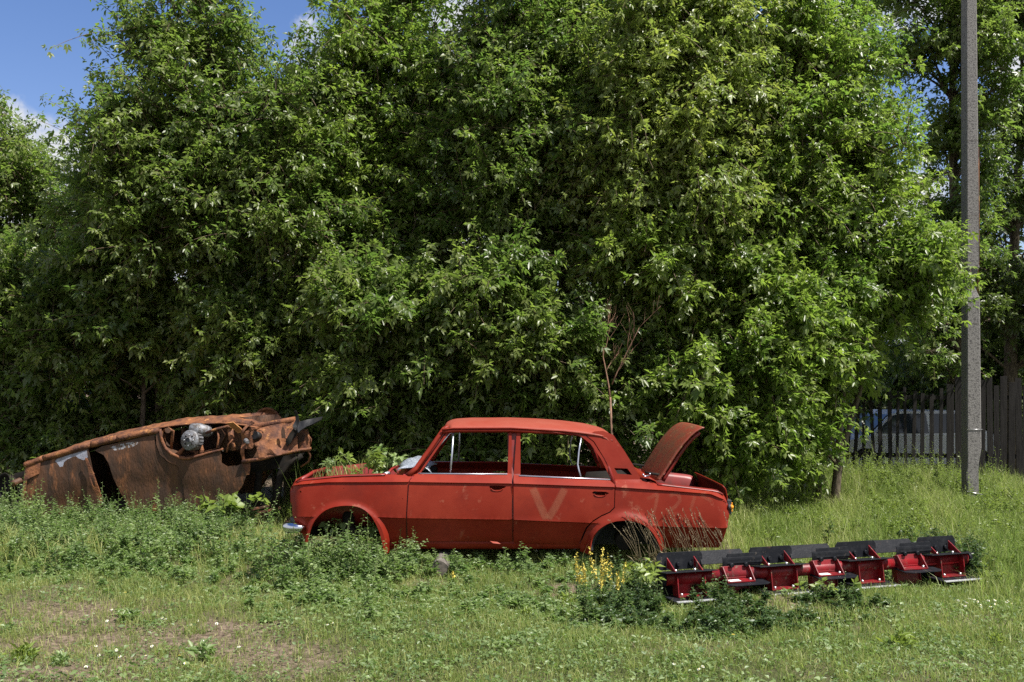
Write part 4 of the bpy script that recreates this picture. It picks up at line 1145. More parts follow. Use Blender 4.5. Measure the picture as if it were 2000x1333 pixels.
# ================================================================== PICKET FENCE
FA = Vector((9.6, 17.6, 0)); FB = Vector((5.4, 18.3, 0))
fen = empty('picket_fence', FB, 0, 'tall dark weathered wooden picket fence behind the concrete pole', 'fence')
fd_ = (FA - FB); FLn = fd_.length; fd_.normalize(); fnr = Vector((fd_.y, -fd_.x, 0))
frm = Matrix((fd_, fnr, Vector((0, 0, 1)))).transposed()
for z in (0.45, 1.5):
    b = MB(); b.box(fd_ * (FLn / 2) - fnr * 0.035 + Vector((0, 0, z)), (FLn, 0.04, 0.075), frm); b.build('fence_rail', M['wood_grey'], fen)
rr_ = random.Random(5)
s_ = 0.0
while s_ < FLn:
    dense = s_ > 2.35
    w = rr_.uniform(0.085, 0.125) if dense else rr_.uniform(0.05, 0.075)
    h = rr_.uniform(1.72, 1.90) + (0.0 if dense else -0.14)
    tl = rr_.gauss(0, 0.018 if dense else 0.035)
    b = MB(); p = fd_ * (s_ + w / 2)
    R_ = frm @ Matrix.Rotation(tl, 3, 'Y')
    b.box(p + Vector((0, 0, h / 2 - 0.02)), (w, 0.02, h), R_)
    b.build('picket', M['wood_grey'], fen, 0.002)
    s_ += w + (rr_.uniform(0.008, 0.03) if dense else rr_.uniform(0.06, 0.10))

# ================================================================== WHITE CAR BEHIND THE FENCE
wc = empty('parked_car', (8.0, 20.3, -0.12), rad(4), 'white car parked behind the fence, glimpsed between the pickets', 'car')
b = MB()
side = [(-1.9, .32), (-1.93, .55), (-1.88, .72), (-1.25, .82), (-1.05, .86), (-0.62, 1.26), (-0.4, 1.34), (0.75, 1.34), (1.0, 1.26), (1.35, .90), (1.82, .84), (1.9, .62), (1.9, .34), (1.42, .30), (1.36, .48), (1.2, .60), (1.0, .60), (.86, .48), (.80, .28), (-0.85, .28), (-0.92, .48), (-1.06, .60), (-1.26, .60), (-1.4, .48), (-1.48, .3)]
vs = []
for sg in (-1, 1):
    for x, z in side:
        vs.append((x, sg * (0.80 if z < 0.87 else 0.80 - 0.17 * (z - 0.87) / 0.47), z))
n = len(side)
b.add(vs, [tuple(range(n)), tuple(range(2 * n - 1, n - 1, -1))] + [(i, (i + 1) % n, n + (i + 1) % n, n + i) for i in range(n)])
b.build('body', M['white_car'], wc, 0.02)
for sg in (-1, 1):
    for win in ([(-0.95, .90), (-0.58, 1.24), (-0.38, 1.28), (0.12, 1.28), (0.12, .90)], [(0.2, .90), (0.2, 1.28), (0.72, 1.28), (0.94, 1.22), (1.2, .92)]):
        b = MB(); b.plate([(x, sg * (0.806 - 0.17 * (z - 0.87) / 0.47), z) for x, z in win], 0.006); b.build('side_window', M['glass_dk'], wc)
    for x in (-1.16, 1.1):
        b = MB(); b.cyl((x, sg * 0.62, 0.29), (x, sg * 0.79, 0.29), 0.29, 24); w_ = b.build('wheel', M['tyre'], wc, 0.02)
        b = MB(); b.cyl((x, sg * 0.78, 0.29), (x, sg * 0.80, 0.29), 0.17, 18); b.build('rim', M['alu'], w_)
b = MB(); b.plate([(-1.06, -.70, .875), (-1.06, .70, .875), (-0.64, .62, 1.262), (-0.64, -.62, 1.262)], 0.01); b.build('windscreen', M['glass_dk'], wc)
# ================================================================== VEGETATION BUILDERS (numpy)
UPV = np.array([0.0, 0.0, 1.0])
def nrm(a): return a / np.maximum(np.linalg.norm(a, axis=-1, keepdims=True), 1e-9)
def rdir(n): return nrm(R.normal(size=(n, 3)))

class Leaves:
    def __init__(s): s.p = []; s.r = []
    def add(s, base, d, nrm_, ln, wd, rnd, droop=0.12):
        """pointed folded leaf: 4 vertices, 2 triangles each"""
        side = nrm(np.cross(d, nrm_)); n2 = nrm(np.cross(side, d))
        ln = ln[:, None]; wd = wd[:, None]
        mid = base + d * ln * 0.42
        tip = base + d * ln - UPV * ln * droop - n2 * ln * 0.06
        fold = n2 * wd * 0.28
        v = np.stack([base, mid + side * wd + fold, tip, mid - side * wd + fold], axis=1)
        s.p.append(v.reshape(-1, 3)); s.r.append(np.repeat(rnd, 4))
    def build(s, name, mat, parent):
        v = np.concatenate(s.p); r = np.concatenate(s.r)
        n = len(v) // 4; b = np.arange(n)[:, None] * 4
        t = np.concatenate([b + np.array([[0, 1, 2]]), b + np.array([[0, 2, 3]])])
        return np_mesh(name, v, tris=t, mat=mat, parent=parent, attrs={'rnd': np.clip(r, 0, 1)})

def tubes_np(segs, k=4):
    """many thin tapered prisms: segs = (p0, p1, r0, r1) arrays"""
    p0, p1, r0, r1 = segs
    d = nrm(p1 - p0)
    a = nrm(np.cross(d, np.where(np.abs(d[:, 2:3]) > 0.9, np.array([[1.0, 0, 0]]), np.array([[0, 0, 1.0]]))))
    b = np.cross(d, a); V = []
    for p, r in ((p0, r0), (p1, r1)):
        for i in range(k):
            w = 2 * math.pi * i / k
            V.append(p + (a * math.cos(w) + b * math.sin(w)) * r[:, None])
    V = np.stack(V, axis=1).reshape(-1, 3)
    n = len(p0); base = np.arange(n)[:, None] * (2 * k)
    Q = np.concatenate([base + np.array([[i, (i + 1) % k, k + (i + 1) % k, k + i]]) for i in range(k)])
    return V, Q

class Twigs:
    def __init__(s): s.a = []
    def add(s, p0, p1, r0, r1):
        n = len(p0)
        s.a.append((p0, p1, np.broadcast_to(r0, n).astype(float), np.broadcast_to(r1, n).astype(float)))
    def build(s, name, mat, parent, k=4):
        c = [np.concatenate([x[i] for x in s.a]) for i in range(4)]
        V, Q = tubes_np(c, k)
        return np_mesh(name, V, quads=Q, mat=mat, parent=parent, smooth=True)

def shoots(Lf, Tw, p0, d, ln, clump_rnd, nodes=6, leaf=0.085, nleaf=5, droop=0.25, lw=0.22, rach=0.11):
    """leafy shoots of opposite compound leaves (ash-leaved maple)"""
    n = len(p0)
    def at(t): return p0 + d * (ln * t)[:, None] - UPV * (ln * droop * t * t)[:, None]
    side0 = nrm(np.cross(d, rdir(n)))
    prev = p0
    for k in range(nodes):
        t = np.full(n, (k + 0.7) / nodes) + R.uniform(-0.05, 0.05, n)
        p = at(t)
        Tw.add(prev, p, 0.0045 * (1 - 0.7 * k / nodes) + 0.0012, 0.0045 * (1 - 0.7 * (k + 1) / nodes) + 0.001)
        prev = p
        dk = nrm(d - UPV * (2 * droop * t)[:, None])
        sd = side0 if k % 2 == 0 else nrm(np.cross(dk, side0))
        for sg in (-1, 1):
            keep = R.random(n) > 0.12
            m = int(keep.sum())
            if m == 0: continue
            r_ = nrm(sd[keep] * sg * 0.8 + dk[keep] * 0.55 + UPV * 0.12 + 0.25 * R.normal(size=(m, 3)))
            rl = rach * R.uniform(0.6, 1.25, m) * (1.1 - 0.5 * k / nodes)
            pe = p[keep] + r_ * rl[:, None] - UPV * (rl * 0.2)[:, None]
            cr = clump_rnd[keep] + R.normal(0, 0.2, m) + 0.25 * (k / nodes - 0.4)
            base_n = nrm(UPV * 0.9 + 0.55 * R.normal(size=(m, 3)) + r_ * 0.35)
            sdl = nrm(np.cross(r_, base_n))
            sz = leaf * R.uniform(0.75, 1.25, m) * (1.1 - 0.45 * k / nodes)
            Lf.add(pe, nrm(r_ - UPV * 0.30 + 0.3 * R.normal(size=(m, 3))), base_n, sz * 1.15, sz * lw * 1.1, cr)
            if nleaf >= 3:
                for s2 in (-1, 1):
                    Lf.add(p[keep] + (pe - p[keep]) * 0.85, nrm(r_ * 0.55 + sdl * s2 * 0.85 - UPV * 0.30 + 0.3 * R.normal(size=(m, 3))), base_n, sz, sz * lw, cr + R.normal(0, 0.05, m))
            if nleaf >= 5:
                for s2 in (-1, 1):
                    Lf.add(p[keep] + (pe - p[keep]) * 0.5, nrm(r_ * 0.35 + sdl * s2 * 0.9 - UPV * 0.32 + 0.3 * R.normal(size=(m, 3))), base_n, sz * 0.9, sz * 0.9 * lw, cr + R.normal(0, 0.05, m))

def tree(name, x, y, blobs, label, cat, group, mat, nclump=60, per=12, leaf=0.085, trunk_r=0.09, nleaf=5, lean=0.0, stems=2, slen=0.55, clr=0.42, droop=0.22, branches=True, shell=0.55, up_bias=0.45, tw_mat='twig', front=0.7, lw=0.25, nodes=6):
    z0 = float(ground_z(x, y)) - 0.05
    root = empty(name, (x, y, z0), 0, label, cat, group)
    org = np.array([x, y, z0])
    Bl = np.array(blobs, float)                    # cx, cy, cz, rx, ry, rz in world metres
    vol = Bl[:, 3] * Bl[:, 5] * np.sqrt(Bl[:, 4])
    idx = R.choice(len(Bl), nclump, p=vol / vol.sum())
    u = rdir(nclump)
    flip = (u[:, 1] > 0) & (R.random(nclump) < front)
    u[flip, 1] *= -1
    rr = shell + (1 - shell) * R.random(nclump) ** 0.6
    rr = np.where(R.random(nclump) < 0.22, R.random(nclump), rr)
    c = Bl[idx, :3] + u * rr[:, None] * Bl[idx, 3:]
    c[:, 2] = np.maximum(c[:, 2], 0.35)
    outw = nrm((c - Bl[idx, :3]) / Bl[idx, 3:] + 0.02)
    Lf, Tw = Leaves(), Twigs()
    crnd = np.clip(R.normal(0.45, 0.26, nclump), 0, 1)
    n = nclump * per
    ci = np.repeat(np.arange(nclump), per)
    d = nrm(outw[ci] * 0.65 + UPV * up_bias + 0.62 * R.normal(size=(n, 3)))
    p0 = c[ci] + R.normal(size=(n, 3)) * clr * 0.38 - outw[ci] * clr * 0.35
    ln = slen * R.uniform(0.6, 1.35, n)
    p0 = p0 - org
    shoots(Lf, Tw, p0, d, ln, crnd[ci], leaf=leaf, nleaf=nleaf, droop=droop, lw=lw, nodes=nodes)
    Lf.build('crown', mat, root)
    # trunk stems and limbs reaching every clump
    top = c[:, 2].max()
    stem_pts = []
    T2 = Twigs()
    for s in range(stems):
        a = 2 * math.pi * s / stems + 0.7
        tgt = Bl[:, :3].mean(0) + np.array([math.cos(a), 0.4 * math.sin(a), 0]) * (0.55 if stems > 1 else 0.1) + np.array([lean, 0, 0])
        tgt[2] = top - 0.9 - 0.5 * (s % 2)
        pts = []
        m = 12
        ba = np.array([x, y, z0]) + np.array([math.cos(a), math.sin(a), 0]) * (0.12 if stems > 1 else 0)
        for i in range(m + 1):
            t = i / m
            p = ba + (tgt - ba) * np.array([t ** 1.3, t ** 1.3, t]) + np.array([0.10 * math.sin(5 * t + s * 2 + x), 0.08 * math.cos(4 * t + s), 0]) * t
            pts.append(p)
        rs = [trunk_r * (1 - 0.85 * i / m) + 0.008 for i in range(m + 1)]
        b = MB(); b.tube([p - org for p in pts], rs, 9); b.build('trunk', M['bark'], root)
        stem_pts += [(p, r) for p, r in zip(pts[1:], rs[1:])]
    if branches:
        SPt = np.array([p for p, _ in stem_pts]); SR = np.array([r for _, r in stem_pts])
        for k in range(nclump):
            dlt = c[k] - SPt
            cost = np.linalg.norm(dlt, axis=1) + np.where(dlt[:, 2] < 0.15, 1.5, 0) * 1.0
            j = int(np.argmin(cost))
            a = SPt[j]; e = c[k] - outw[k] * clr * 0.3
            m1 = a + (e - a) * 0.35 + UPV * 0.10 + R.normal(size=3) * 0.05
            m2 = a + (e - a) * 0.7 + UPV * 0.14 + R.normal(size=3) * 0.05
            r0 = min(SR[j] * 0.55, 0.028)
            P = np.array([a, m1, m2, e]) - org
            T2.add(P[:-1], P[1:], np.array([r0, r0 * .75, r0 * .5]), np.array([r0 * .75, r0 * .5, r0 * .25]))
    # twigs starting inside the clumps
    T2.add((c[ci] - outw[ci] * clr * 0.3) - org, p0, 0.006, 0.004)
    T2.build('branches', M['bark'], root, 5)
    Tw.build('twigs', M[tw_mat], root, 3)
    return root

def XZ(px, py, D):
    return (px - 1000) / F * D, EYE - (py - HOR) / F * D
def BL(px, py, D, rpx, rpy, ry=0.9):
    x, z = XZ(px, py, D); s = D / F
    return (x, D, z, rpx * s, ry, rpy * s)

# ------------------------------------------------------------------ grass and ground
def bare(x, y):
    """0 lush ... 1 bare earth"""
    v = 0.5 + 0.5 * np.sin(1.3 * x + 2.1 * np.sin(0.9 * y)) * np.cos(1.9 * y + 0.8 * x)
    v2 = 0.5 + 0.5 * np.sin(3.7 * x - 1.9 * y) * np.sin(4.3 * y + 1.1 * x + 1)
    left = 1 / (1 + np.exp((x + 1.4) / 0.45)) * 1 / (1 + np.exp((y - 8.2) / 0.5))
    b = 0.30 * v + 0.25 * v2 + 0.33 * left - 0.12
    for cx, cy, rx, ry, k in ((2.45, 7.75, 0.35, 0.35, 0.8), (1.95, 7.5, 0.25, 0.2, 0.6), (0.55, 8.25, 0.35, 0.2, 0.7), (-2.6, 10.9, 0.5, 0.4, 0.8), (-0.75, 8.5, 0.3, 0.18, 0.5), (-2.5, 6.5, 1.1, 0.5, 0.22), (-1.5, 6.0, 0.8, 0.3, 0.15), (-2.9, 7.6, 0.9, 0.4, 0.2), (-1.9, 6.9, 0.3, 0.12, 0.3), (-2.9, 5.9, 0.4, 0.12, 0.3), (-1.1, 5.7, 0.25, 0.1, 0.3), (0.35, 7.65, 0.3, 0.15, 0.4), (3.7, 13.2, 0.6, 0.6, 0.3)):
        b = b + k * np.exp(-((x - cx) / rx) ** 2 - ((y - cy) / ry) ** 2)
    b = b + 0.6 / (1 + np.exp(-(y - 13.6) / 0.5)) * (x < 4.8)
    return np.clip(b, 0, 1)

# ground sheet: fine near the camera, coarse out to the horizon
def ground():
    xs = np.concatenate([[-400, -200, -90, -40, -20], np.linspace(-14, 14, 141), [20, 40, 90, 200, 400]])
    ys = np.concatenate([[-60, -20, -5, 1], np.linspace(3, 24, 131), [30, 45, 80, 160, 320, 700]])
    X, Y = np.meshgrid(xs, ys, indexing='ij')
    fade = np.clip(1 - (np.abs(X) - 14) / 10, 0, 1) * np.clip(1 - (Y - 24) / 10, 0, 1)
    Z = ground_z(X, Y) * fade
    V = np.stack([X, Y, Z], -1).reshape(-1, 3)
    nx, ny = len(xs), len(ys)
    i, j = np.meshgrid(np.arange(nx - 1), np.arange(ny - 1), indexing='ij')
    q = np.stack([i * ny + j, (i + 1) * ny + j, (i + 1) * ny + j + 1, i * ny + j + 1], -1).reshape(-1, 4)
    me = np_mesh('ground', V, quads=q, smooth=True, attrs={'bare': bare(V[:, 0], V[:, 1])})
    m, t, o = mat_new('earth')
    p = t.nodes.new('ShaderNodeBsdfPrincipled'); p.inputs['Roughness'].default_value = 0.95; p.inputs['Specular IOR Level'].default_value = 0.1
    t.links.new(p.outputs[0], o.inputs[0])
    c = t.nodes.new('ShaderNodeTexCoord')
    n1 = t.nodes.new('ShaderNodeTexNoise'); n1.inputs['Scale'].default_value = 22; n1.inputs['Detail'].default_value = 9; n1.inputs['Roughness'].default_value = 0.7
    t.links.new(c.outputs['Object'], n1.inputs['Vector'])
    r = t.nodes.new('ShaderNodeValToRGB')
    e = r.color_ramp.elements
    e[0].position = 0.34; e[0].color = (0.045, 0.032, 0.022, 1)
    e[1].position = 0.66; e[1].color = (0.26, 0.20, 0.145, 1)
    m_ = e.new(0.5); m_.color = (0.13, 0.098, 0.07, 1)
    t.links.new(n1.outputs['Fac'], r.inputs[0])
    n2 = t.nodes.new('ShaderNodeTexNoise'); n2.inputs['Scale'].default_value = 6; n2.inputs['Detail'].default_value = 8
    t.links.new(c.outputs['Object'], n2.inputs['Vector'])
    at = t.nodes.new('ShaderNodeAttribute'); at.attribute_name = 'bare'
    mr = t.nodes.new('ShaderNodeMapRange'); mr.inputs['From Min'].default_value = 0.15; mr.inputs['From Max'].default_value = 0.55
    a = t.nodes.new('ShaderNodeMath'); a.operation = 'MULTIPLY_ADD'; a.inputs[1].default_value = 0.6; a.inputs[2].default_value = -0.3
    t.links.new(n2.outputs['Fac'], a.inputs[0])
    s = t.nodes.new('ShaderNodeMath'); s.operation = 'ADD'
    t.links.new(at.outputs['Fac'], s.inputs[0]); t.links.new(a.outputs[0], s.inputs[1]); t.links.new(s.outputs[0], mr.inputs['Value'])
    x = t.nodes.new('ShaderNodeMixRGB'); x.inputs[1].default_value = (0.055, 0.062, 0.025, 1)
    t.links.new(mr.outputs[0], x.inputs[0]); t.links.new(r.outputs[0], x.inputs[2]); t.links.new(x.outputs[0], p.inputs['Base Color'])
    bp = t.nodes.new('ShaderNodeBump'); bp.inputs['Strength'].default_value = 0.8; bp.inputs['Distance'].default_value = 0.02
    t.links.new(n1.outputs['Fac'], bp.inputs['Height']); t.links.new(bp.outputs[0], p.inputs['Normal'])
    me.data.materials.append(m)
    tag(me, kind='structure')
ground()

def scatter(n, x0, x1, y0, y1, persp=True):
    """random ground points, denser near the camera, kept inside the view wedge plus a margin"""
    k = int(n * 2.2)
    y = R.uniform(y0, y1, k)
    if persp:
        w = (y0 / y) ** 1.1
        y = y[R.random(k) < w / w.max()]
    x = R.uniform(x0, x1, len(y))
    ok = np.abs(x) < y * 0.56 + 0.7
    x, y = x[ok][:n], y[ok][:n]
    return x, y

RA, RB_ = np.array([1.15, 7.84]), np.array([4.02, 8.78])
def near_rotor(x, y):
    d = RB_ - RA; L2 = float(d @ d)
    t = np.clip(((x - RA[0]) * d[0] + (y - RA[1]) * d[1]) / L2, 0, 1)
    return np.hypot(x - RA[0] - t * d[0], y - RA[1] - t * d[1])
def blades(x, y, h, w, rnd, lean=0.35, name='grass', mat=None, kind='stuff', label=None, cat=None, zoff=0.0):
    n = len(x)
    nr = near_rotor(x, y); h = np.where(nr < 0.30, np.minimum(h, 0.05), h)
    h = np.where((np.abs(x - 6.7) < 0.4) & (y > 13.4) & (y < 14.9), np.minimum(h, 0.14), h)
    z = ground_z(x, y) + zoff
    a = R.uniform(0, 2 * np.pi, n)
    f = np.stack([np.cos(a), np.sin(a), np.zeros(n)], -1)
    b = R.uniform(0, 2 * np.pi, n)
    ld = np.stack([np.cos(b), np.sin(b), np.zeros(n)], -1)
    ls = (np.abs(R.normal(0, lean, n)) + 0.08)[:, None]
    base = np.stack([x, y, z - 0.01], -1)
    H = h[:, None]; W_ = w[:, None]
    p1 = base + UPV * H * 0.55 + ld * H * ls * 0.35
    p2 = base + UPV * H * (0.98 - 0.35 * np.minimum(ls, 1)) + ld * H * ls
    V = np.stack([base - f * W_, base + f * W_, p1 - f * W_ * 0.75, p1 + f * W_ * 0.75, p2], 1).reshape(-1, 3)
    o = np.arange(n)[:, None] * 5
    ob = np_mesh(name, V, quads=o + np.array([[0, 1, 3, 2]]), tris=o + np.array([[2, 3, 4]]), mat=mat, attrs={'rnd': np.clip(np.repeat(rnd, 5), 0, 1)})
    return tag(ob, label, cat, kind=kind)
# ================================================================== TREES
TG = 'tall maples along the back'
T = [
 ('maple_tree', 30, 16.2, 'leaf', 'slender maple at the far left edge with clouds above its top', [(15, 310, 50, 90), (-40, 420, 130, 150), (70, 450, 95, 150), (0, 560, 150, 120)], 80, 12, {}),
 ('maple_tree', 590, 15.0, 'leaf', 'big spreading maple leaning left above the overturned car', [(300, 130, 50, 110), (275, 40, 25, 30), (350, 60, 45, 110), (430, 120, 65, 110), (262, 330, 75, 100), (350, 300, 140, 150), (500, 260, 110, 150), (400, 460, 200, 120), (560, 420, 120, 140), (250, 420, 90, 90), (560, 250, 60, 110)], 142, 12, dict(lean=-0.25, trunk_r=0.11)),
 ('maple_tree', 770, 15.6, 'leaf_b', 'upright maple behind the bonnet end of the red car', [(725, 60, 65, 170), (800, 130, 80, 180), (870, 300, 90, 170), (700, 330, 110, 170), (790, 470, 150, 120), (640, 450, 100, 110), (640, 280, 70, 110)], 160, 12, {}),
 ('maple_tree', 1078, 15.0, 'leaf', 'maple with a bare brown trunk behind the roof of the red car', [(1000, 30, 80, 190), (1110, 60, 90, 190), (970, 270, 100, 150), (1160, 260, 90, 140), (1010, 400, 130, 110), (1140, 410, 110, 90), (1060, 240, 120, 130)], 160, 12, dict(trunk_r=0.10)),
 ('maple_tree', 1340, 14.5, 'leaf_y', 'yellow green maple hung with seed clusters', [(1270, 60, 95, 200), (1390, 60, 90, 190), (1290, 260, 100, 150), (1420, 280, 90, 140), (1350, 400, 130, 110), (1230, 430, 90, 110), (1190, 230, 80, 150)], 165, 13, dict(droop=0.5)),
 ('maple_tree', 1570, 15.0, 'leaf_b', 'airy maple right of the yellow green one with sky beside it', [(1520, 60, 75, 150), (1620, 130, 75, 130), (1540, 280, 100, 130), (1640, 320, 90, 120), (1710, 340, 75, 70), (1600, 430, 140, 110), (1480, 440, 90, 90)], 112, 12, {}),
 ('maple_tree', 1885, 18.6, 'leaf', 'dark thick trunked maple directly behind the concrete pole', [(1800, -30, 110, 130), (1790, 130, 70, 60), (1880, 150, 80, 150), (1850, 340, 60, 120), (1830, 500, 80, 90), (1930, -60, 120, 110), (1810, 640, 70, 90)], 92, 12, dict(trunk_r=0.15, stems=1, leaf=0.10)),
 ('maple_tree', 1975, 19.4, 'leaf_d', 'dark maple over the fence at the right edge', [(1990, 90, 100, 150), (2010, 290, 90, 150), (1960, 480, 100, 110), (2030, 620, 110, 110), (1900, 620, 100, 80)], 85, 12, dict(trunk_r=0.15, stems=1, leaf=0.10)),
]
for nm, bpx, D, mt, lab, bl, nc, per, kw in T:
    x = (bpx - 1000) / F * D
    k = dict(trunk_r=0.09, slen=0.62, leaf=0.084, clr=0.48, up_bias=0.5); k.update(kw)
    ext = {590: [(400, 290, 130, 200), (500, 430, 150, 140), (300, 430, 120, 110)], 770: [(760, 290, 140, 230), (650, 400, 110, 150)], 1078: [(1040, 200, 150, 240), (1000, 420, 130, 110)], 1340: [(1320, 220, 160, 240), (1230, 380, 90, 150)], 1570: [(1560, 260, 120, 230), (1470, 380, 90, 160)]}.get(bpx, [])
    nc = int(nc * 1.0) + 15 * len(ext)
    tree(nm, x, D, [BL(px, py, D - (1.35 if D < 16 else 0.25) + 0.5 * (i % 2), rx, ry_, 1.3) for i, (px, py, rx, ry_) in enumerate(bl)] + [BL(px, py, D - 1.75, rx, ry_, 0.55) for (px, py, rx, ry_) in ext], lab, 'tree', TG, M[mt], nclump=nc, per=per, **k)
SG = 'bushy young maples in front of the tall ones'
SH = [
 (40, 14.2, 'leaf', 'low maple bush at the left edge above the tail of the overturned car', [(30, 850, 110, 60), (150, 870, 110, 45), (20, 690, 90, 110), (10, 560, 70, 80)], 62, 12, {}),
 (280, 14.1, 'leaf', 'shaded maple bush behind the flank of the overturned car', [(180, 650, 130, 110), (350, 640, 120, 110), (300, 770, 150, 55), (240, 540, 120, 70)], 78, 12, {}),
 (560, 13.8, 'leaf', 'maple bush rising behind the raised nose of the overturned car', [(500, 660, 110, 110), (580, 790, 90, 70), (620, 640, 80, 90), (650, 850, 70, 60), (470, 780, 80, 40)], 72, 12, {}),
 (810, 12.9, 'leaf', 'maple bush behind the windscreen opening of the red car', [(800, 650, 130, 90), (720, 770, 110, 90), (860, 790, 120, 80), (720, 600, 90, 70), (900, 900, 130, 60)], 84, 12, {}),
 (1080, 12.7, 'leaf', 'dense maple bush behind the roof of the red car', [(1040, 680, 120, 80), (1150, 800, 120, 80), (1000, 790, 110, 60), (960, 560, 90, 60), (1100, 900, 140, 60), (1220, 690, 60, 70)], 84, 12, {}),
 (1400, 12.7, 'leaf_b', 'bright maple bush arching over the raised boot lid', [(1240, 520, 80, 50), (1330, 570, 80, 60), (1420, 660, 80, 70), (1470, 750, 80, 80), (1380, 830, 100, 80), (1470, 880, 80, 50), (1330, 760, 70, 70), (1520, 640, 90, 90), (1440, 560, 80, 60)], 112, 12, dict(trunk_r=0.06)),
 (1620, 13.7, 'leaf_b', 'bright maple bush at the left end of the fence', [(1590, 590, 80, 80), (1620, 680, 60, 70), (1545, 780, 70, 80), (1560, 850, 50, 50), (1700, 570, 60, 60), (1760, 585, 55, 50), (1780, 510, 50, 40)], 88, 12, dict(trunk_r=0.06)),
]
for bpx, D, mt, lab, bl, nc, per, kw in SH:
    x = (bpx - 1000) / F * D
    k = dict(trunk_r=0.05, slen=0.52, leaf=0.10, stems=3, clr=0.36); k.update(kw)
    nc = int(nc * 1.0)
    tree('maple_bush', x, D, [BL(px, py, D - 0.2 + 0.3 * (i % 3), rx, ry_, 0.75) for i, (px, py, rx, ry_) in enumerate(bl)], lab, 'tree', SG, M[mt], nclump=nc, per=per, **k)
BG = 'deep shaded trees at the very back'
backs = [(-40, 430, 'behind the slender left edge maple'), (260, 440, 'behind the big leaning maple'), (520, 450, 'behind and right of the big leaning maple'), (800, 430, 'behind the upright maple'), (1060, 490, 'behind the bare trunked maple'), (1330, 470, 'behind the yellow green maple'), (1530, 540, 'behind the airy maple'), (1930, 560, 'behind the fence and pole'), (1770, 590, 'beyond the white car'), (110, 760, 'low down behind the tail of the overturned car')]
for i, (px, top, where) in enumerate(backs):
    D = 18.6 + 0.7 * (i % 3) + (2.2 if i == 7 else 3.4 if i == 8 else -2.6 if i == 9 else 0)
    tree('background_tree', (px - 1000) / F * D, D, [BL(px, top + 60, D, 150, 110, 1.2), BL(px - 60, top + 190, D, 140, 110, 1.1), BL(px + 70, top + 210, D, 140, 120, 1.1)] + ([BL(px + 40, 860, D, 190, 60, 0.9)] if i < 6 else []),
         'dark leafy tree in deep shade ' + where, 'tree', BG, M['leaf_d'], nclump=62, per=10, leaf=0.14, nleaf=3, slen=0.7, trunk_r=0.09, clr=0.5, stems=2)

# seed clusters dangling in the yellow green maple
def dead_sapling():
    D = 11.75; x, z = XZ(1192, 735, D)
    root = empty('dead_sapling', (x, D, 0), 0, 'leafless reddish dry sapling among the bushes above the red car', 'dead tree')
    b = MB()
    def grow(p, d, l, r, lvl):
        n = 5; P = [p]; q = p.copy(); dd = d.copy()
        for i in range(n):
            dd = (dd + Vector((random.gauss(0, .10), random.gauss(0, .10), 0.06))).normalized(); q = q + dd * l / n; P.append(q.copy())
        b.tube(P, [r * (1 - 0.6 * i / n) for i in range(n + 1)], 5)
        if lvl < 3:
            for i in range(1, n + 1):
                if random.random() < (0.95 if lvl < 2 else 0.6):
                    nd = (dd + Vector((random.choice((-1, 1)) * random.uniform(.3, .7), random.uniform(-.4, .4), random.uniform(0, .5)))).normalized()
                    grow(P[i], nd, l * random.uniform(.35, .6), r * 0.5, lvl + 1)
    grow(Vector((0, 0, z - 0.3)), Vector((-.1, 0, 1)).normalized(), 0.9, 0.012, 0)
    grow(Vector((0.02, 0, z - 0.1)), Vector((0.45, 0, 1)).normalized(), 0.75, 0.009, 1)
    b.tube([(0, 0, 0), (0.03, 0.02, z * 0.5), (0, 0, z - 0.25)], [0.018, 0.015, 0.012], 6)
    b.build('dead_branches', M['deadtwig'], root)
random.seed(3)
dead_sapling()
# pale broken branch in the gap at the left
gx, gz = XZ(185, 430, 15.0)
br_ = empty('broken_branch', (gx, 15.0, gz - 0.35), 0, 'pale broken branch stub beside the sky gap at the left', 'branch')
b = MB(); b.tube([(-0.25, 0, -0.25), (-0.05, 0, 0.1), (0.1, -0.02, 0.28), (0.13, -0.02, 0.42)], [0.022, 0.018, 0.013, 0.006], 7); b.tube([(0.05, 0, 0.22), (0.2, 0, 0.25), (0.3, 0.02, 0.31)], [0.012, 0.009, 0.005], 6); b.build('stub', M['twig'], br_)

# ================================================================== GROUND COVER
def gpt(px, py):
    y = EYE * F / (py - HOR); return (px - 1000) / F * y, y
x, y = scatter(330000, -8, 8, 5.0, 13.8)
bb = bare(x, y); keep = R.random(len(x)) > bb * 1.15 + 0.02
x, y = x[keep], y[keep]
patch = 0.5 + 0.5 * np.sin(2.3 * x + 1.7 * np.sin(1.9 * y)) * np.sin(2.9 * y + 0.6 * x)
dry = np.clip(0.20 + 0.45 * bare(x, y) + 0.25 * (patch - 0.5) + R.normal(0, 0.30, len(x)), 0, 1)
patch = np.clip(patch * 0.8 + 0.5 * np.sin(5.1 * x + 2) * np.sin(4.7 * y - x) , 0, 1.2)
blades(x, y, (0.022 + 0.045 * patch + R.gamma(2.0, 0.010, len(x))) * np.clip((y - 4) / 4 + 0.5, 0.8, 1.4), R.uniform(0.0012, 0.0026, len(x)), dry, 0.5, 'lawn_grass', M['grass'], label='short patchy meadow grass over the whole foreground', cat='grass')
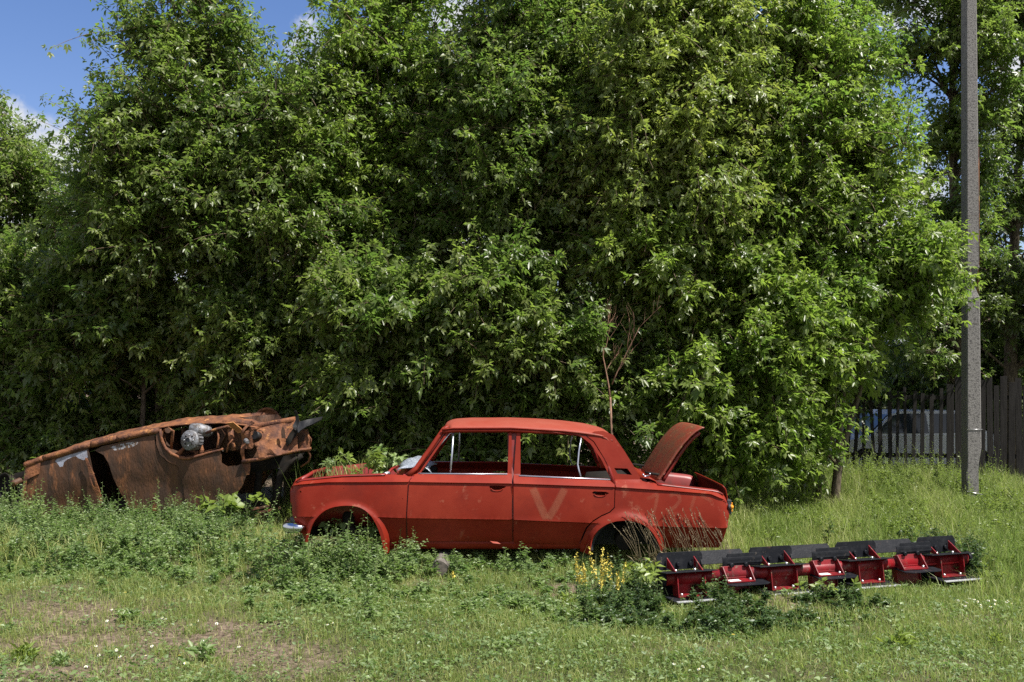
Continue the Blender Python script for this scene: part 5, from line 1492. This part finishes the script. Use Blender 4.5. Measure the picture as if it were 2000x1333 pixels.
# tufts of coarser grass
tx_, ty_ = scatter(2600, -8, 8, 5.0, 13.5); k = R.random(len(tx_)) > bare(tx_, ty_) * 0.9; tx_, ty_ = tx_[k], ty_[k]
n = 34; xx = np.repeat(tx_, n) + R.normal(0, 0.035, len(tx_) * n); yy = np.repeat(ty_, n) + R.normal(0, 0.035, len(tx_) * n)
blades(xx, yy, np.repeat(R.uniform(0.05, 0.13, len(tx_)), n) * R.uniform(0.5, 1.2, len(xx)), R.uniform(0.0014, 0.0028, len(xx)), np.repeat(R.uniform(0.0, 0.6, len(tx_)), n) + R.normal(0, 0.12, len(xx)), 0.55, 'grass_tufts', M['grass'], label='coarser grass tufts dotted through the lawn', cat='grass')
# long grass: right-hand bank, under the bushes, around the cars
zones = [  # px, py, spread px, spread py, count, height, dryness
 (1750, 1000, 260, 34, 26000, 0.30, 0.22), (1960, 1060, 70, 50, 6000, 0.24, 0.15), (1500, 1000, 90, 30, 7000, 0.28, 0.25), (1560, 1055, 120, 20, 6000, 0.18, 0.3),
 (1920, 985, 90, 14, 4000, 0.34, 0.2), (1330, 1100, 90, 12, 2600, 0.26, 0.55), (1060, 1105, 90, 10, 1600, 0.16, 0.4), (900, 1110, 60, 12, 1500, 0.14, 0.45),
 (80, 1075, 90, 16, 1800, 0.28, 0.6), (200, 1060, 200, 20, 3000, 0.26, 0.35), (620, 1000, 50, 14, 900, 0.40, 0.4), (460, 1075, 60, 18, 1300, 0.24, 0.55), (520, 1060, 40, 16, 700, 0.2, 0.6),
 (1600, 1175, 180, 12, 2600, 0.10, 0.35), (1850, 1100, 60, 14, 900, .30, .25), (660, 1110, 60, 12, 500, .24, .3), (800, 1100, 160, 8, 1500, .16, .45), (1720, 955, 130, 10, 6000, .40, .2), (1930, 970, 60, 10, 2200, .34, .2), (1480, 985, 70, 10, 2500, .40, .3), (1880, 1130, 90, 30, 3500, 0.13, 0.25), (1800, 1230, 180, 60, 5200, 0.10, 0.35), (1300, 1190, 180, 20, 1500, 0.11, 0.3), (1190, 1090, 60, 10, 900, 0.22, 0.5), (1720, 1100, 150, 12, 1100, 0.26, 0.3)]
X_, Y_, H_, D_ = [], [], [], []
for px, py, sx_, sy_, c, h, dr_ in zones:
    a, b_ = R.normal(px, sx_, c), np.clip(R.normal(py, sy_, c), 930, 1400)
    yy = EYE * F / (b_ - HOR); xx = (a - 1000) / F * yy
    X_.append(xx); Y_.append(yy); H_.append(h * R.uniform(0.4, 1.3, c)); D_.append(dr_ + R.normal(0, 0.2, c))
X_, Y_, H_, D_ = map(np.concatenate, (X_, Y_, H_, D_))
pt = np.sin(3.3 * X_ + 1.3 * Y_) * np.sin(2.9 * Y_ - 1.7 * X_ + 1) + 0.6 * np.sin(8.1 * X_ + 2) * np.sin(7.3 * Y_)
H_ = H_ * np.clip(0.85 + 0.4 * pt, 0.35, 1.5); D_ = D_ + 0.16 * np.sin(5.2 * X_ - 2.1 * Y_) + 0.12 * pt
inside_car = (np.abs(X_) < 1.95) & (Y_ > 9.0) & (Y_ < 10.5) & (np.abs(X_ + 1.5) > 0.4)
H_[inside_car] = np.minimum(H_[inside_car], 0.16)
blades(X_, Y_, H_, R.uniform(0.0020, 0.0046, len(X_)), D_, 0.45, 'long_grass', M['grass'], label='long unmown grass on the right bank and around the wrecks', cat='grass')
# straw litter lying flat on the bare ground
x, y = scatter(26000, -8, 8, 5.0, 13.5); k = R.random(len(x)) < 0.12 + bare(x, y) * 1.1; x, y = x[k], y[k]
blades(x, y, R.uniform(0.015, 0.07, len(x)), R.uniform(0.0008, 0.0018, len(x)), R.uniform(0, 1, len(x)), 2.6, 'straw_litter', M['straw'], label='dry straw and stalk litter on the bare earth', cat='straw')
# small broad leaves: clover, plantain rosettes
Lf = Leaves()
cx_, cy_ = scatter(9000, -8, 8, 5.0, 12.5); k = R.random(len(cx_)) > bare(cx_, cy_) * 1.1 + 0.1; cx_, cy_ = cx_[k], cy_[k]
n = 15; m = len(cx_) * n
sp = np.repeat(R.uniform(0.02, 0.09, len(cx_)), n)
xx = np.repeat(cx_, n) + R.normal(0, 1, m) * sp; yy = np.repeat(cy_, n) + R.normal(0, 1, m) * sp
a = R.uniform(0, 2 * np.pi, m)
d = nrm(np.stack([np.cos(a), np.sin(a), R.uniform(0.1, 0.9, m)], -1))
sz = np.repeat(R.uniform(0.016, 0.042, len(cx_)), n) * R.uniform(0.7, 1.3, m)
Lf.add(np.stack([xx, yy, ground_z(xx, yy) + R.uniform(0.005, 0.05, m)], -1), d, nrm(UPV + 0.4 * R.normal(size=(m, 3))), sz, sz * np.repeat(R.uniform(0.14, 0.36, len(cx_)), n), np.repeat(R.uniform(0.0, 0.9, len(cx_)), n) + R.normal(0, .1, m))
o = Leaves.build(Lf, 'ground_cover', M['weed'], None); tag(o, 'small broad leaved herbs creeping through the grass', 'ground cover', kind='stuff')

# ------------------------------------------------------------------ weeds
def weed_geo(Lf, Tw, xs, ys, zs, hs, leaf=0.04, lw=0.2, nl=26, branch=3, crnd=None):
    n = len(xs)
    if crnd is None: crnd = R.uniform(0.1, 0.8, n)
    base = np.stack([xs, ys, zs - 0.02], -1)
    ld = R.normal(0, 0.13, (n, 3)); ld[:, 2] = 1; ld = nrm(ld)
    stems = [(base, ld, hs)]
    for k in range(branch):
        t = R.uniform(0.15, 0.6, n)
        b0 = base + ld * (hs * t)[:, None]
        d = nrm(ld + 0.65 * np.concatenate([R.normal(size=(n, 2)), np.zeros((n, 1))], 1))
        stems.append((b0, d, hs * (1 - t) * R.uniform(0.5, 0.95, n)))
    for si, (b0, d, l) in enumerate(stems):
        m_ = nl if si == 0 else nl // 2
        mid = b0 + d * (l * 0.5)[:, None] + R.normal(0, 0.01, (n, 3)); e = b0 + d * l[:, None]
        Tw.add(b0, mid, 0.0035, 0.0028); Tw.add(mid, e, 0.0028, 0.001)
        for k in range(m_):
            t = (k + 0.5) / m_ + R.uniform(-0.02, 0.02, n); t = 0.08 + 0.95 * t
            p = b0 + d * (l * t)[:, None]
            a = k * 2.4 + R.uniform(0, 6.28, n) * (1 if k == 0 else 0.15)
            dr_ = nrm(np.stack([np.cos(a), np.sin(a), R.uniform(0.0, 0.9, n)], -1))
            s_ = leaf * (1.15 - 0.75 * t) * R.uniform(0.7, 1.3, n)
            Lf.add(p, dr_, nrm(UPV + 0.4 * R.normal(size=(n, 3))), s_, s_ * lw, crnd + R.normal(0, 0.12, n), 0.2)
def weeds_mass(name, zl, leaf, lw, mat, label, nl=22):
    Lf, Tw = Leaves(), Twigs()
    for px, py, sx_, sy_, c, h in zl:
        a, b_ = R.normal(px, sx_, c), np.clip(R.normal(py, sy_, c), 935, 1400)
        yy = EYE * F / (b_ - HOR); xx = (a - 1000) / F * yy
        hh = h * np.clip(R.gamma(5.0, 0.17, c), 0.25, 1.55) * (0.75 + 0.5 * np.sin(4.1 * xx + 3 * yy) ** 2)
        ins = (np.abs(xx) < 1.9) & (yy > 8.95) & (yy < 10.5); hh[ins] = np.minimum(hh[ins], 0.17)
        weed_geo(Lf, Tw, xx, yy, ground_z(xx, yy), hh, leaf, lw, nl)
    root = Lf.build(name, mat, None); tag(root, label, 'weeds', kind='stuff')
    Tw.build('weed_stems', M['stem'], root, 3)
weeds_mass('meadow_weeds', [(230, 1055, 150, 14, 330, 0.37), (60, 1050, 60, 16, 120, 0.40), (200, 1085, 170, 18, 260, 0.30), (390, 1060, 40, 16, 130, 0.30), (650, 1130, 65, 12, 120, 0.34), (790, 1125, 60, 7, 60, 0.24), (900, 1122, 100, 5, 70, 0.16), (1080, 1118, 60, 5, 40, 0.16), (650, 1165, 90, 14, 150, 0.11), (900, 1180, 140, 20, 200, 0.07), (1120, 1190, 120, 16, 150, 0.08), (250, 1120, 170, 12, 160, 0.10)],
           0.064, 0.21, M['weed'], 'dense knee high goosefoot and wormwood between the wrecks and the lawn', 24)
weeds_mass('nettle_weeds', [(1235, 1185, 38, 20, 70, 0.17), (1425, 1205, 40, 20, 70, 0.17), (1885, 1118, 16, 8, 26, 0.30), (1420, 1225, 60, 10, 60, 0.07), (1650, 1195, 36, 10, 36, 0.12), (1560, 1215, 70, 8, 50, 0.06), (1240, 1210, 30, 8, 50, 0.10), (1830, 1108, 34, 10, 34, 0.24), (1760, 1090, 60, 10, 30, 0.24), (430, 1050, 30, 14, 60, 0.30)],
           0.060, 0.27, M['weed_dk'], 'dark leafy nettles and mint growing through the rotor', 22)
weeds_mass('bank_herbs', [(1600, 1030, 140, 18, 320, 0.18), (1450, 975, 60, 20, 180, 0.32), (1800, 1010, 120, 26, 300, 0.24), (1600, 950, 100, 8, 200, 0.42), (1760, 950, 90, 8, 170, 0.42), (1870, 965, 50, 8, 90, 0.4), (1950, 1000, 40, 20, 90, .3), (1340, 985, 50, 12, 90, 0.3), (700, 985, 160, 14, 120, 0.35), (1940, 1075, 50, 28, 160, 0.16)],
           0.055, 0.24, M['lime'], 'pale green herbs on the bank behind the rotor', 20)

# countable tall weeds: four kinds of plant, each placed several times
def weed_proto(h, leaf, lw, mat, nl=34, br_n=3):
    Lf, Tw = Leaves(), Twigs()
    weed_geo(Lf, Tw, np.zeros(1), np.zeros(1), np.zeros(1), np.array([h]), leaf, lw, nl, br_n)
    root = empty('weed_plant', (0, 0, 0))
    Lf.build('leaves', mat, root); Tw.build('stem', M['stem'], root, 5)
    return root
def copy_tree(o, parent=None):
    c = o.copy(); COL.objects.link(c); c.parent = parent
    for k in list(o.children): copy_tree(k, c)
    return c
protos = [weed_proto(0.55, 0.050, 0.22, M['weed']), weed_proto(0.48, 0.055, 0.20, M['weed']), weed_proto(0.60, 0.045, 0.26, M['weed'], 40, 2), weed_proto(0.42, 0.062, 0.28, M['weed_dk'], 26, 2)]
used = set()
ORD = 'first second third fourth fifth sixth seventh eighth ninth tenth eleventh twelfth thirteenth fourteenth fifteenth'.split()
spots = [  # group, label, list of (px, py of the foot, prototype, scale)
 ('tall weeds at the front wheel arch', 'tall weed before the front wheel arch', [(600, 1125, 0, .75), (625, 1132, 1, .8), (643, 1120, 2, .8), (668, 1135, 0, .85), (690, 1122, 1, .9), (712, 1130, 2, .7), (735, 1120, 0, .8), (655, 1145, 1, .6), (622, 1150, 0, .6), (765, 1115, 2, .95), (776, 1118, 0, .9), (786, 1122, 1, .6), (705, 1150, 3, .5)]),
 ('tall weeds before the overturned car', 'tall weed against the overturned rusty car', [(18, 1045, 0, .9), (60, 1055, 1, .9), (130, 1045, 2, .8), (180, 1050, 0, .7), (222, 1050, 1, .8), (252, 1048, 2, .95), (282, 1050, 0, .8), (312, 1050, 2, .85), (340, 1048, 1, .7), (372, 1052, 0, .6), (98, 1060, 1, .8), (155, 1065, 0, .6), (240, 1070, 3, .8), (300, 1072, 0, .6), (10, 1075, 1, .8)]),
 ('weeds growing through the rotor', 'leafy weed poking through the rotor', [(1250, 1175, 3, .8), (1412, 1200, 3, .75), (1430, 1195, 3, .7), (1448, 1210, 3, .5), (1245, 1198, 3, .6), (1640, 1200, 2, .5), (1828, 1110, 3, .9), (1845, 1105, 0, .6), (1225, 1190, 3, .5)]),
]
for g, lab, lst in spots:
    for (px, py, k, s_) in lst:
        o = protos[k] if k not in used else copy_tree(protos[k]); used.add(k)
        gx_, gy_ = gpt(px, py)
        o.location = (gx_, gy_, float(ground_z(gx_, gy_))); o.rotation_euler = (random.gauss(0, .06), random.gauss(0, .06), random.uniform(0, 6.28)); o.scale = (s_, s_, s_ * random.uniform(.9, 1.1))
        ordn = sorted(q_[0] for q_ in lst).index(px)
        tag(o, lab + ', ' + ORD[ordn] + ' from the left', 'weed', g)

# yellow flower spikes beside the rotor
def flower_spikes(px, py, n, h, label, name='yellow_flower_plant'):
    gx_, gy_ = gpt(px, py); z0 = float(ground_z(gx_, gy_))
    root = empty(name, (gx_, gy_, z0), 0, label, 'flower')
    Lf, Tw, Pl = Leaves(), Twigs(), Leaves()
    for k in range(n):
        b0 = np.array([[random.gauss(0, .10), random.gauss(0, .06), 0]]); d = nrm(np.array([[random.gauss(0, .12), random.gauss(0, .12), 1]])); hh = h * random.uniform(.6, 1.1)
        Tw.add(b0, b0 + d * hh, 0.003, 0.0015)
        m = 46; t = R.uniform(0.42, 1.0, m)[:, None]
        Pl.add(b0 + d * hh * t + R.normal(0, .006, (m, 3)), nrm(R.normal(size=(m, 3)) + UPV * .3), rdir(m), R.uniform(.012, .02, m), R.uniform(.005, .008, m), np.ones(m))
        m = 14; t = R.uniform(0.05, 0.5, m)[:, None]
        Lf.add(b0 + d * hh * t, nrm(R.normal(size=(m, 3)) + UPV * .4), nrm(UPV + .3 * R.normal(size=(m, 3))), R.uniform(.03, .06, m), R.uniform(.005, .01, m), R.uniform(0, 1, m))
    Pl.build('flower_spikes', M['yellow'], root); Lf.build('leaves', M['weed'], root); Tw.build('stem', M['stem'], root)
flower_spikes(1165, 1162, 13, .36, 'clump of yellow flower spikes left of the rotor')
flower_spikes(1208, 1178, 5, .34, 'yellow flower spikes nearest the left end of the rotor')
flower_spikes(880, 1150, 1, .12, 'low yellow flowers in front of the log')
flower_spikes(1322, 1160, 4, .12, 'tiny yellow flowers inside the first red bracket')
# daisies
def daisies(px, py, n, sp, h, label):
    gx_, gy_ = gpt(px, py); z0 = float(ground_z(gx_, gy_))
    root = empty('daisy_clump', (gx_, gy_, z0), 0, label, 'daisies', 'white daisies in the grass')
    P, Tw, Ct, Lf = Leaves(), Twigs(), MB(), Leaves()
    for k in range(n):
        b0 = np.array([random.gauss(0, sp), random.gauss(0, sp * 0.5), 0.0]); top = b0 + np.array([random.gauss(0, .02), random.gauss(0, .02), h * random.uniform(.6, 1.1)])
        Tw.add(b0[None], top[None], 0.0015, 0.0012)
        nn_ = nrm(np.array([random.gauss(0, .3), -0.5 + random.gauss(0, .3), 1.0]))
        e1 = nrm(np.cross(nn_, [1, 0, 0.1])); e2 = np.cross(nn_, e1); m = 10
        a = np.arange(m) * 2 * np.pi / m
        d = e1[None] * np.cos(a)[:, None] + e2[None] * np.sin(a)[:, None]
        P.add(top[None] + d * .003, d, np.repeat(nn_[None], m, 0), np.full(m, .014 if h > .1 else .009), np.full(m, .0042 if h > .1 else .003), np.ones(m), 0.0)
        Ct.tube([top - nn_ * .001, top + nn_ * .003], .0045, 6)
    m = n * 10
    Lf.add(np.stack([R.normal(0, sp, m), R.normal(0, sp * .5, m), R.uniform(0, h * .8, m)], -1), nrm(R.normal(size=(m, 3)) + UPV), rdir(m), R.uniform(.015, .035, m), R.uniform(.002, .005, m), R.uniform(0, 1, m))
    P.build('petals', M['whitep'], root); Ct.build('flower_centres', M['yellow'], root); Tw.build('stem', M['stem'], root); Lf.build('leaves', M['weed'], root)
for px, py, n_, sp, h, lab in ((1085, 1108, 26, .16, .16, 'white daisies under the rear door of the red car'), (1320, 1098, 12, .12, .20, 'white daisies between the rear wheel arch and the rotor'), (1390, 1075, 6, .10, .18, 'few white daisies below the tail of the red car'),
                                (1905, 1190, 16, .14, .06, 'flat white flowers in the lawn right of the rotor'), (640, 1235, 2, .05, .03, 'single white flower in the middle of the lawn'), (330, 1215, 7, .30, .03, 'scattered white flowers in the left lawn'), (220, 1290, 12, .35, .03, 'scattered white flowers at the bottom left'), (1380, 1310, 3, .2, .03, 'tiny white flowers at the bottom right of centre')):
    daisies(px, py, n_, sp, h, lab)
# single yellow flowers
for px, py, lab in ((245, 1172, 'lone yellow flower in the left lawn'), (350, 1292, 'lone yellow flower at the bottom left'), (1140, 1278, 'lone yellow flower at the bottom centre'), (1432, 1258, 'lone yellow flower at the bottom right')):
    gx_, gy_ = gpt(px, py); root = empty('yellow_flower', (gx_, gy_, float(ground_z(gx_, gy_))), 0, lab, 'flower'); P = Leaves(); m = 12; a = np.arange(m) * 2 * np.pi / m
    d = np.stack([np.cos(a), np.sin(a), np.full(m, .25)], -1); P.add(np.tile([[0, 0, .055]], (m, 1)), nrm(d), np.tile([[0, 0, 1.]], (m, 1)), np.full(m, .013), np.full(m, .004), np.ones(m), 0)
    P.build('petals', M['yellow'], root); b = MB(); b.tube([(0, 0, -.01), (0, 0, .056)], .0015, 5); b.build('stem', M['stem'], root)

# dry seed grass leaning against the tail of the red car
def seed_grass():
    Lf, Tw = Leaves(), Twigs()
    c = 84
    px = R.uniform(1235, 1420, c); py = R.uniform(1098, 1118, c)
    yy = EYE * F / (py - HOR); xx = (px - 1000) / F * yy; zz = ground_z(xx, yy)
    yy = np.minimum(yy, 8.93)
    h = R.uniform(.28, .66, c)
    b0 = np.stack([xx, yy, zz], -1); d = nrm(np.stack([R.normal(-.22, .13, c), R.normal(-.02, .05, c), np.ones(c)], -1))
    mid = b0 + d * (h * .55)[:, None]; e = b0 + d * h[:, None] + np.stack([-.10 * h, 0 * h, -.04 * h], -1)
    Tw.add(b0, mid, .0022, .0017); Tw.add(mid, e, .0017, .001)
    for k in range(9):
        t = 0.62 + 0.38 * k / 9
        p = mid + (e - mid) * t
        Lf.add(p, nrm(d + .35 * R.normal(size=(c, 3))), rdir(c), R.uniform(.012, .026, c), np.full(c, .0030), R.uniform(.2, 1, c), .1)
    Lf.add(b0 + (mid - b0) * .4, nrm(d + .5 * R.normal(size=(c, 3))), rdir(c), R.uniform(.1, .2, c), np.full(c, .003), R.uniform(0, 1, c), .3)
    root = Lf.build('seed_grass', M['straw'], None); tag(root, 'dry tan seed grass in front of the tail of the red car', 'grass', kind='stuff')
    Tw.build('seed_stalks', M['straw'], root)
seed_grass()

# maple sprouts that grow up through the bare engine bay, and others with large leaves
def sprout(px, D, z0, z1, n, label, mat='lime', leaf=.075, name='maple_sprout', spread=.18, nleaf=5, ln=.22, nodes=4, lw=.27, cat='plant'):
    x = (px - 1000) / F * D
    root = empty(name, (x, D, z0), 0, label, cat)
    Lf, Tw = Leaves(), Twigs()
    h = z1 - z0
    tops = np.stack([R.normal(0, spread, n), R.normal(0, spread * .4, n), R.uniform(h * .75, h, n)], -1)
    base = np.zeros((n, 3)) + np.stack([R.normal(0, .02, n), R.normal(0, .02, n), np.zeros(n)], -1)
    mid = base * .4 + tops * .6; mid[:, 2] = h * .6; Tw.add(base, mid, .006, .005); Tw.add(mid, tops, .005, .003)
    d = nrm(np.stack([R.normal(0, .6, n), R.normal(0, .4, n), R.uniform(.2, .9, n)], -1))
    shoots(Lf, Tw, tops, d, np.full(n, ln) * R.uniform(.7, 1.2, n), R.uniform(.3, .9, n), nodes=nodes, leaf=leaf, nleaf=nleaf, droop=.35, lw=lw, rach=.07)
    Lf.build('leaves', M[mat], root); Tw.build('stem', M['stem'], root, 4)
sprout(705, 9.55, 0.05, 0.955, 4, 'lime green maple sprout growing out of the engine bay', leaf=.07, spread=.12)
sprout(762, 9.85, 0.05, 1.06, 5, 'leafy maple sprout behind the scuttle of the red car', 'weed', leaf=.08, spread=.10)
sprout(650, 9.9, 0.05, 0.93, 3, 'small green sprout near the front corner of the engine bay', 'weed', leaf=.04, spread=.08, ln=.15)
sprout(420, 11.2, 0.0, .37, 5, 'big leaved lime plant against the nose of the overturned car', 'lime', leaf=.12, spread=.20, nleaf=3, lw=.36, ln=.2, nodes=3)
sprout(1300, 7.85, 0.0, .20, 4, 'lime leaved seedling over the left end of the rotor', 'lime', leaf=.07, spread=.16, nleaf=3, lw=.3, ln=.16, nodes=3)
sprout(1255, 7.9, 0.0, .20, 3, 'lime leaved seedling left of the rotor', 'lime', leaf=.07, spread=.12, nleaf=3, lw=.3, ln=.14, nodes=3)
sprout(1590, 7.75, 0.0, .12, 4, 'lime leaved seedling below the middle of the rotor', 'lime', leaf=.06, spread=.14, nleaf=3, lw=.34, ln=.12, nodes=3)
sprout(640, 9.25, 0.0, .45, 5, 'shaded broad leaved plant inside the front wheel arch', 'weed', leaf=.09, spread=.14, nleaf=3, lw=.34, ln=.2, nodes=3)
sprout(725, 9.3, 0.0, .38, 4, 'broad leaved plant at the back of the front wheel arch', 'weed', leaf=.09, spread=.10, nleaf=3, lw=.34, ln=.2, nodes=3)
sprout(620, 13.0, 0.0, 1.45, 9, 'bright maple sapling hanging over the burnt bumper shred', 'leaf_b', leaf=.09, spread=.45, ln=.4, nodes=5, lw=.2)
# grass growing in the engine bay
gx_ = R.uniform(-1.88, -1.45, 150); gy_ = R.uniform(9.2, 10.1, 150)
blades(gx_, gy_, R.uniform(.05, .30, 150), R.uniform(.002, .004, 150), R.uniform(.1, .8, 150), .5, 'bay_grass', M['grass'], label='grass growing through the open engine bay', cat='grass', zoff=0.78)
gx_ = R.uniform(-2.05, -1.85, 14) - .25; gy_ = R.uniform(10.2, 10.7, 14)
blades(gx_, gy_, R.uniform(.8, 1.25, 14), R.uniform(.002, .0035, 14), R.uniform(.0, .3, 14), .2, 'nose_grass', M['grass'], label='tall green blades behind the nose of the red car', cat='grass')
# lime rosettes in the lawn
rosp = None
for px, py, s_, lab in ((48, 1290, 1.2, 'spiky green seedling at the bottom left corner'), (115, 1300, .8, 'smaller green seedling right of the bottom left one'), (245, 1210, 1.0, 'round green herb clump in the left lawn'), (400, 1290, 1.3, 'dark green clover patch at the bottom left'), (1760, 1270, 1.3, 'lime green seedling at the lower right'), (1950, 1255, .8, 'small lime seedling near the right edge'), (205, 1030, .9, 'lime shoot among the left weeds'), (1110, 1175, .9, 'lime herb rosette in front of the car'), (1030, 1200, .8, 'second lime herb rosette in front of the car')):
    gx0, gy0 = gpt(px, py)
    root = empty('seedling', (gx0, gy0, float(ground_z(gx0, gy0))), 0, lab, 'seedling', 'seedlings in the lawn')
    Lf = Leaves(); m = 60; a = R.uniform(0, 6.28, m); d = nrm(np.stack([np.cos(a), np.sin(a), R.uniform(.2, 2.2, m)], -1))
    Lf.add(np.stack([R.normal(0, .03, m), R.normal(0, .03, m), R.uniform(0, .07, m)], -1) * s_, d, nrm(UPV + .3 * R.normal(size=(m, 3))), R.uniform(.04, .09, m) * s_, R.uniform(.006, .012, m) * s_, R.uniform(.2, 1, m), .25)
    Lf.build('leaves', M['lime' if 'lime' in lab or 'spiky' in lab else 'weed'], root)
